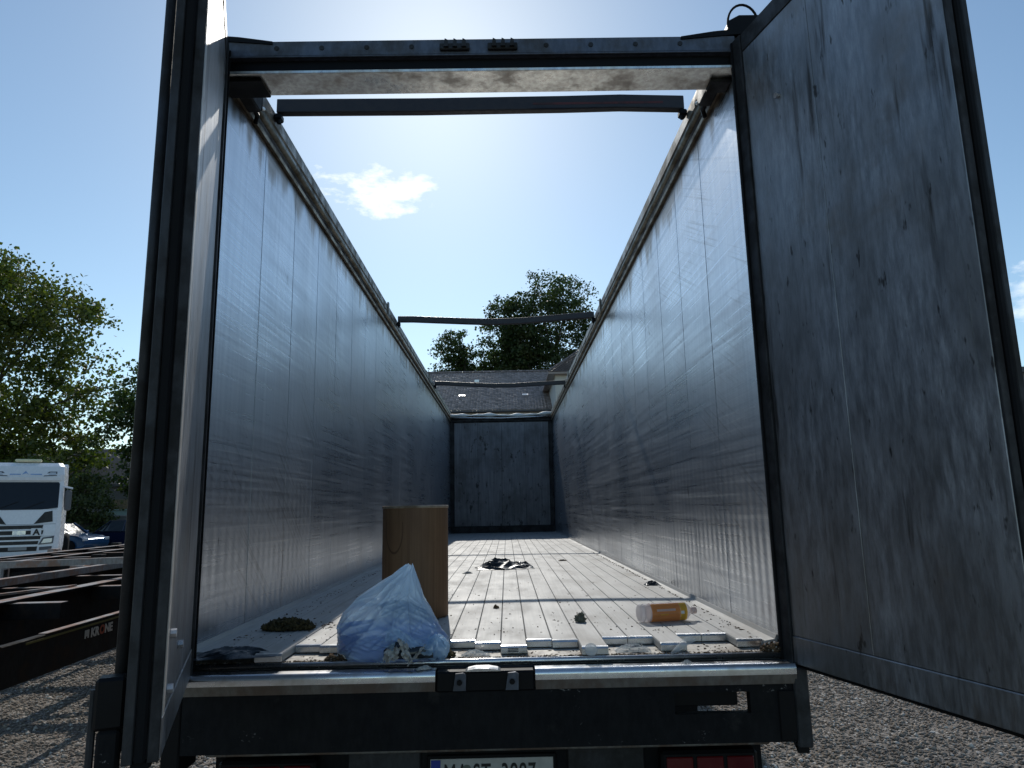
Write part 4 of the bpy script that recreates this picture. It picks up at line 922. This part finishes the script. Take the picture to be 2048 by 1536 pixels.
front([(-.10, 3.34), (-.02, 3.44), (.06, 3.34), (.10, 3.30), (0, 3.36), (-.12, 3.30)], .012, .006, 'emblem', 'blue_mark')
for (a, b) in ((-.5, -.16), (.14, .5)): front([(a, 3.29), (b, 3.29), (b, 3.33), (a, 3.33)], .012, .006, 'lettering', 'blue_mark')
for z0, z1, hw in ((1.30, 1.43, .70), (1.10, 1.24, .72), (.92, 1.04, .66), (.74, .86, .60), (.50, .66, .58)):
    front([(-hw, z0), (hw, z0), (hw*1.03, z1), (-hw*1.03, z1)], .014, .02, 'grille_slot', 'ink')
    front([(-hw, z1+.005), (hw, z1+.005), (hw, z1+.03), (-hw, z1+.03)], .03, .03, 'grille_bar', 'truck_white')
front([(-.28, .54), (.28, .54), (.28, .66), (-.28, .66)], .03, .012, 'number_plate', 'concrete')
front([(-.2, 1.10), (.2, 1.10), (.2, 1.24), (-.2, 1.24)], .022, .01, 'badge', 'zinc')
for a in (-.75, .05):
    MB().tube([(a, fp(2.02)-.03, 2.03), (a+.62, fp(2.32)-.03, 2.30)], .012, 5).build('wiper', 'ink', tk)
for z in (1.02, 1.46, 2.01): front([(-1.1, z), (1.1, z), (1.1, z+.012), (-1.1, z+.012)], .004, .006, 'panel_gap', 'truck_grey')
sg = front([(.36, 1.05), (.68, 1.05), (.68, 1.32), (.36, 1.32)], .040, .006, 'sign', 'plate_white')
text('A', 'lettering', .30, 'ink', tk, Matrix.Translation((.43, fp(1.1)-.044, 1.08)) @ Matrix.Rotation(R(90), 4, 'X'), .002, 1, .012)
MB().box(-.42, .42, .55, .80, 3.80, 3.90, .03).build('beacon_bar', 'lamp_yellow', tk)
MB().box(-1.2, 1.2, 2.0, 2.30, .5, 3.80, .03).build('cab_rear', 'truck_white', tk)
MB().box(.7, .95, 1.0, 1.9, 2.1, 2.9).build('roof_hatch', 'glass_dark', cabo) if False else None
for s in (-1, 1):
    MB().box(s*1.243, s*1.256, .75, 1.75, 2.08, 2.90, .004).build('side_window', 'glass_dark', tk)
    MB().tube([(s*1.262, 1.62, 1.75), (s*1.262, 1.85, 1.75)], .02, 6).build('door_handle', 'ink', tk)
    wheel(tk, s*1.05, 1.25, .50, .32); wheel(tk, s*.98, 5.0, .50, .55)
    MB().box(s*.42-.05, s*.42+.05, 2.3, 6.2, .62, .90).build('chassis_rail', 'chassis', tk)
MB().box(-1.22, 1.22, .03, .6, .20, .32, .02).build('bumper', 'truck_grey', tk)

# --- cars
def car(label, paint, loc, rz, hgt=1.45, ln=4.3, van=False, cat='car'):
    c = thing('parked_car' if not van else 'delivery_van', label, cat, loc, rz, local=True)
    k = ln/4.3; h = hgt
    if van:
        low = [(-2.1, .30), (2.0, .30), (2.14, .5), (2.12, .95), (1.55, 1.10), (.95, 1.95), (.7, 2.06), (-2.0, 2.10), (-2.12, 1.9)]
        win = [(1.42, 1.14), (.92, 1.82), (.3, 1.84), (.3, 1.14)]
    else:
        low = [(-2.05, .28), (2.0, .28), (2.13, .45), (2.10, .68), (1.75, .82), (1.05, .93), (-1.75, .96), (-2.08, .86)]
        win = None
    mb = MB(); vs = []; yy = [-.86, -.80, .80, .86]
    prof = [(x*k, z) for x, z in low]; n = len(prof)
    for y, sc in ((-.78, .93), (-.88, 1), (.88, 1), (.78, .93)):
        cx = 0.0; cz = .6; vs += [((x-cx)*(sc*.02+.98), y, (z-cz)*sc+cz) for x, z in prof]
    fs = [tuple(range(n)), tuple(3*n+i for i in range(n-1, -1, -1))]+[(j*n+i, j*n+(i+1) % n, (j+1)*n+(i+1) % n, (j+1)*n+i) for j in range(3) for i in range(n)]
    bd = mb.add(vs, fs).build('body', paint, c); bevel(bd, .05, 3)
    if not van:
        gh = [(1.06, .90), (.42, h-.04), (-.2, h), (-1.2, h-.03), (-1.85, .93)]; roof = MB(); rv = []
        for y, sc in ((-.80, 0), (-.60, 1), (.60, 1), (.80, 0)):
            rv += [(x*k if sc == 0 else x*k*.97, y, (z if sc else min(z, .95)) if True else z) for x, z in gh]
        m_ = len(gh); ff = [tuple(range(m_)), tuple(3*m_+i for i in range(m_-1, -1, -1))]+[(j*m_+i, j*m_+(i+1) % m_, (j+1)*m_+(i+1) % m_, (j+1)*m_+i) for j in range(3) for i in range(m_)]
        g_ = roof.add(rv, ff).build('glasshouse', 'glass_dark', c); bevel(g_, .03, 2)
        rp = MB(); rp.prism([(.40*k, h-.045), (-.2*k, h+.012), (-1.2*k, h-.018), (-1.3*k, h-.06), (-.2*k, h-.03), (.36*k, h-.07)], 'y', -.61, .61); bevel(rp.build('roof', paint, c), .01, 2)
        for s in (-1, 1):
            for (a, b) in (((1.06*k, .92), (.42*k, h-.03)), ((-.35*k, .94), (-.35*k, h-.02)), ((-1.85*k, .94), (-1.18*k, h-.03))):
                MB().tube([(a[0], s*.79, a[1]), (b[0], s*.605, b[1])], .03, 6).build('pillar', paint, c)
            MB().box(.75*k, .95*k, s*.90-.09, s*.90+.09, .92, 1.06, .03).build('mirror', paint, c)
    else:
        for s in (-1, 1):
            MB().prism([(x*k, z) for x, z in win], 'y', s*.872, s*.886).build('side_window', 'glass_dark', c)
        MB().add([(1.56*k, -.72, 1.12), (1.56*k, .72, 1.12), (.99*k, .66, 1.92), (.99*k, -.66, 1.92)], [(0, 1, 2, 3)]).build('windscreen', 'glass_dark', c)
    for s in (-1, 1):
        MB().box(2.0*k, 2.115*k, s*.72-.14, s*.72+.14, .60, .74, .02).build('headlight', 'lens', c)
        for x in (-1.3, 1.32): wheel(c, x*k, s*.80, .32, .2, 'y')
    return c
car('blue car whose bonnet shows beside the white truck', 'car_blue', (-20.0, 30.6, G), R(-6))
car('dark navy car parked behind the container chassis near the left door', 'car_navy', (-17.6, 33.6, G), R(-10), 1.5, 4.4)
car('violet blue car half hidden behind the left door', 'car_violet', (-14.0, 32.4, G), R(8), 1.42)
car('pale green van with bright bonnet behind the boundary wall', 'van_green', (-20.6, 40.2, G), R(-4), 2.0, 4.9, True, 'van')

# --- container chassis trailers
def chassis(name, label, loc, rz, ln, lettering):
    c = thing(name, label, 'trailer chassis', loc, rz, group='container chassis parked on the left', local=True)
    T0 = 1.04
    for s in (-1, 1):                                             # main I-beams
        b = MB(); x = s*.48
        b.box(x-.07, x+.07, 0, ln, T0-.02, T0-.004); b.box(x-.006, x+.006, 0, ln, T0-.42, T0-.021); b.box(x-.07, x+.07, 0, ln, T0-.435, T0-.421)
        mbm = b.build('main_beam', 'chassis', c); MB().box(x-.07, x+.07, .02, ln-.02, T0-.0035, T0).build('beam_top', 'chassis_top', mbm)
        # side rail with side guard
        sr = MB().box(s*1.19-.03, s*1.19+.03, .30, ln*.82, .57, .86, .006).build('side_guard', 'chassis', c)
        MB().box(s*1.19-.032, s*1.19+.032, .8, ln*.82, .8605, .866).build('guard_top', 'chassis_top', sr)
        MB().box(s*1.22+s*.0005, s*1.22+s*.004, .56, ln*.80, .825, .84).build('reflective_tape', 'yellow_strap', sr)
    k = 0; y = .15
    while y < ln-.2:
        wd_ = 1.22 if k % 2 == 0 else .95
        cm = MB().box(-wd_, wd_, y-.05, y+.05, T0-.16, T0-.03, .004).build('cross_member', 'chassis', c)
        MB().box(-wd_, wd_, y-.048, y+.048, T0-.0295, T0-.0255).build('member_top', 'chassis_top', cm)
        if k % 2 == 0:
            for s in (-1, 1): MB().box(s*1.13-.09, s*1.13+.09, y-.09, y+.09, T0-.17, T0+.012, .008).build('twist_lock', 'chassis_top' if k % 4 == 0 else 'chassis', c)
        y += 1.32; k += 1
    MB().prism([(-.46, .1), (.46, 2.4), (.46, 2.52), (-.46, .22)], 'z', T0+.001, T0+.02).build('brace', 'chassis_top', c)
    rbm = MB().box(-1.2, 1.2, -.10, .02, .46, .66, .01).build('rear_bumper', 'chassis', c)
    for s in (-1, 1):
        lp = MB().box(s*.95-.2, s*.95+.2, -.135, -.101, .72, .86, .01).build('rear_lamp', 'black', c); MB().box(s*.95-.17, s*.95+.17, -.142, -.136, .74, .84, .005).build('lens', 'red_lens', lp)
        for yy in (6.6, 7.92, 9.24): wheel(c, s*1.0, yy, .50, .36)
        MB().box(s*.75-.05, s*.75+.05, ln*.25, ln*.25+.12, .02, T0-.43).build('landing_leg', 'chassis', c)
    if lettering:
        Tm = Matrix.Translation((1.2245, 1.40, .735)) @ Matrix.Rotation(R(90), 4, 'Z') @ Matrix.Rotation(R(90), 4, 'X')
        text('KR', 'lettering', .098, 'letter_white', c, Tm, .001, 1.0, .004)
        text('O', 'lettering', .098, 'letter_red', c, Tm @ Matrix.Translation((.135, 0, 0)), .001, 1.0, .004)
        text('NE', 'lettering', .098, 'letter_white', c, Tm @ Matrix.Translation((.215, 0, 0)), .001, 1.0, .004)
        for k in range(3): MB().box(1.2205, 1.2245, 1.315+k*.022, 1.329+k*.022, .735+(.015 if k == 1 else 0), .80).build('crest', 'letter_white', c)
    return c
chassis('container_chassis', 'dark container chassis with KRONE lettering next to the left door', (-3.30, 1.55, G), R(2), 11.8, True)
chassis('container_chassis', 'second dark container chassis standing in front of the white truck', (-6.9, 6.8, G), R(3), 11.8, False)
# loose rusty beams laid across the near chassis
for i, (x0, y0, x1, y1, z, w_, mt, lb) in enumerate(((-3.62, 2.2, -3.70, 7.4, 1.06, .10, 'chassis_top', 'long rusty beam laid lengthwise on the near container chassis'), (-4.45, 4.5, -2.3, 5.25, 1.19, .07, 'chassis_top', 'thin rusty bar laid across the near container chassis'))):
    d = Vector((x1-x0, y1-y0, 0)); n_ = Vector((-d.y, d.x, 0)).normalized()*w_/2
    mb = MB(); mb.prism([(x0+n_.x, y0+n_.y), (x1+n_.x, y1+n_.y), (x1-n_.x, y1-n_.y), (x0-n_.x, y0-n_.y)], 'z', G+z, G+z+.07); tag(mb.build('steel_beam', mt), lb, 'beam')
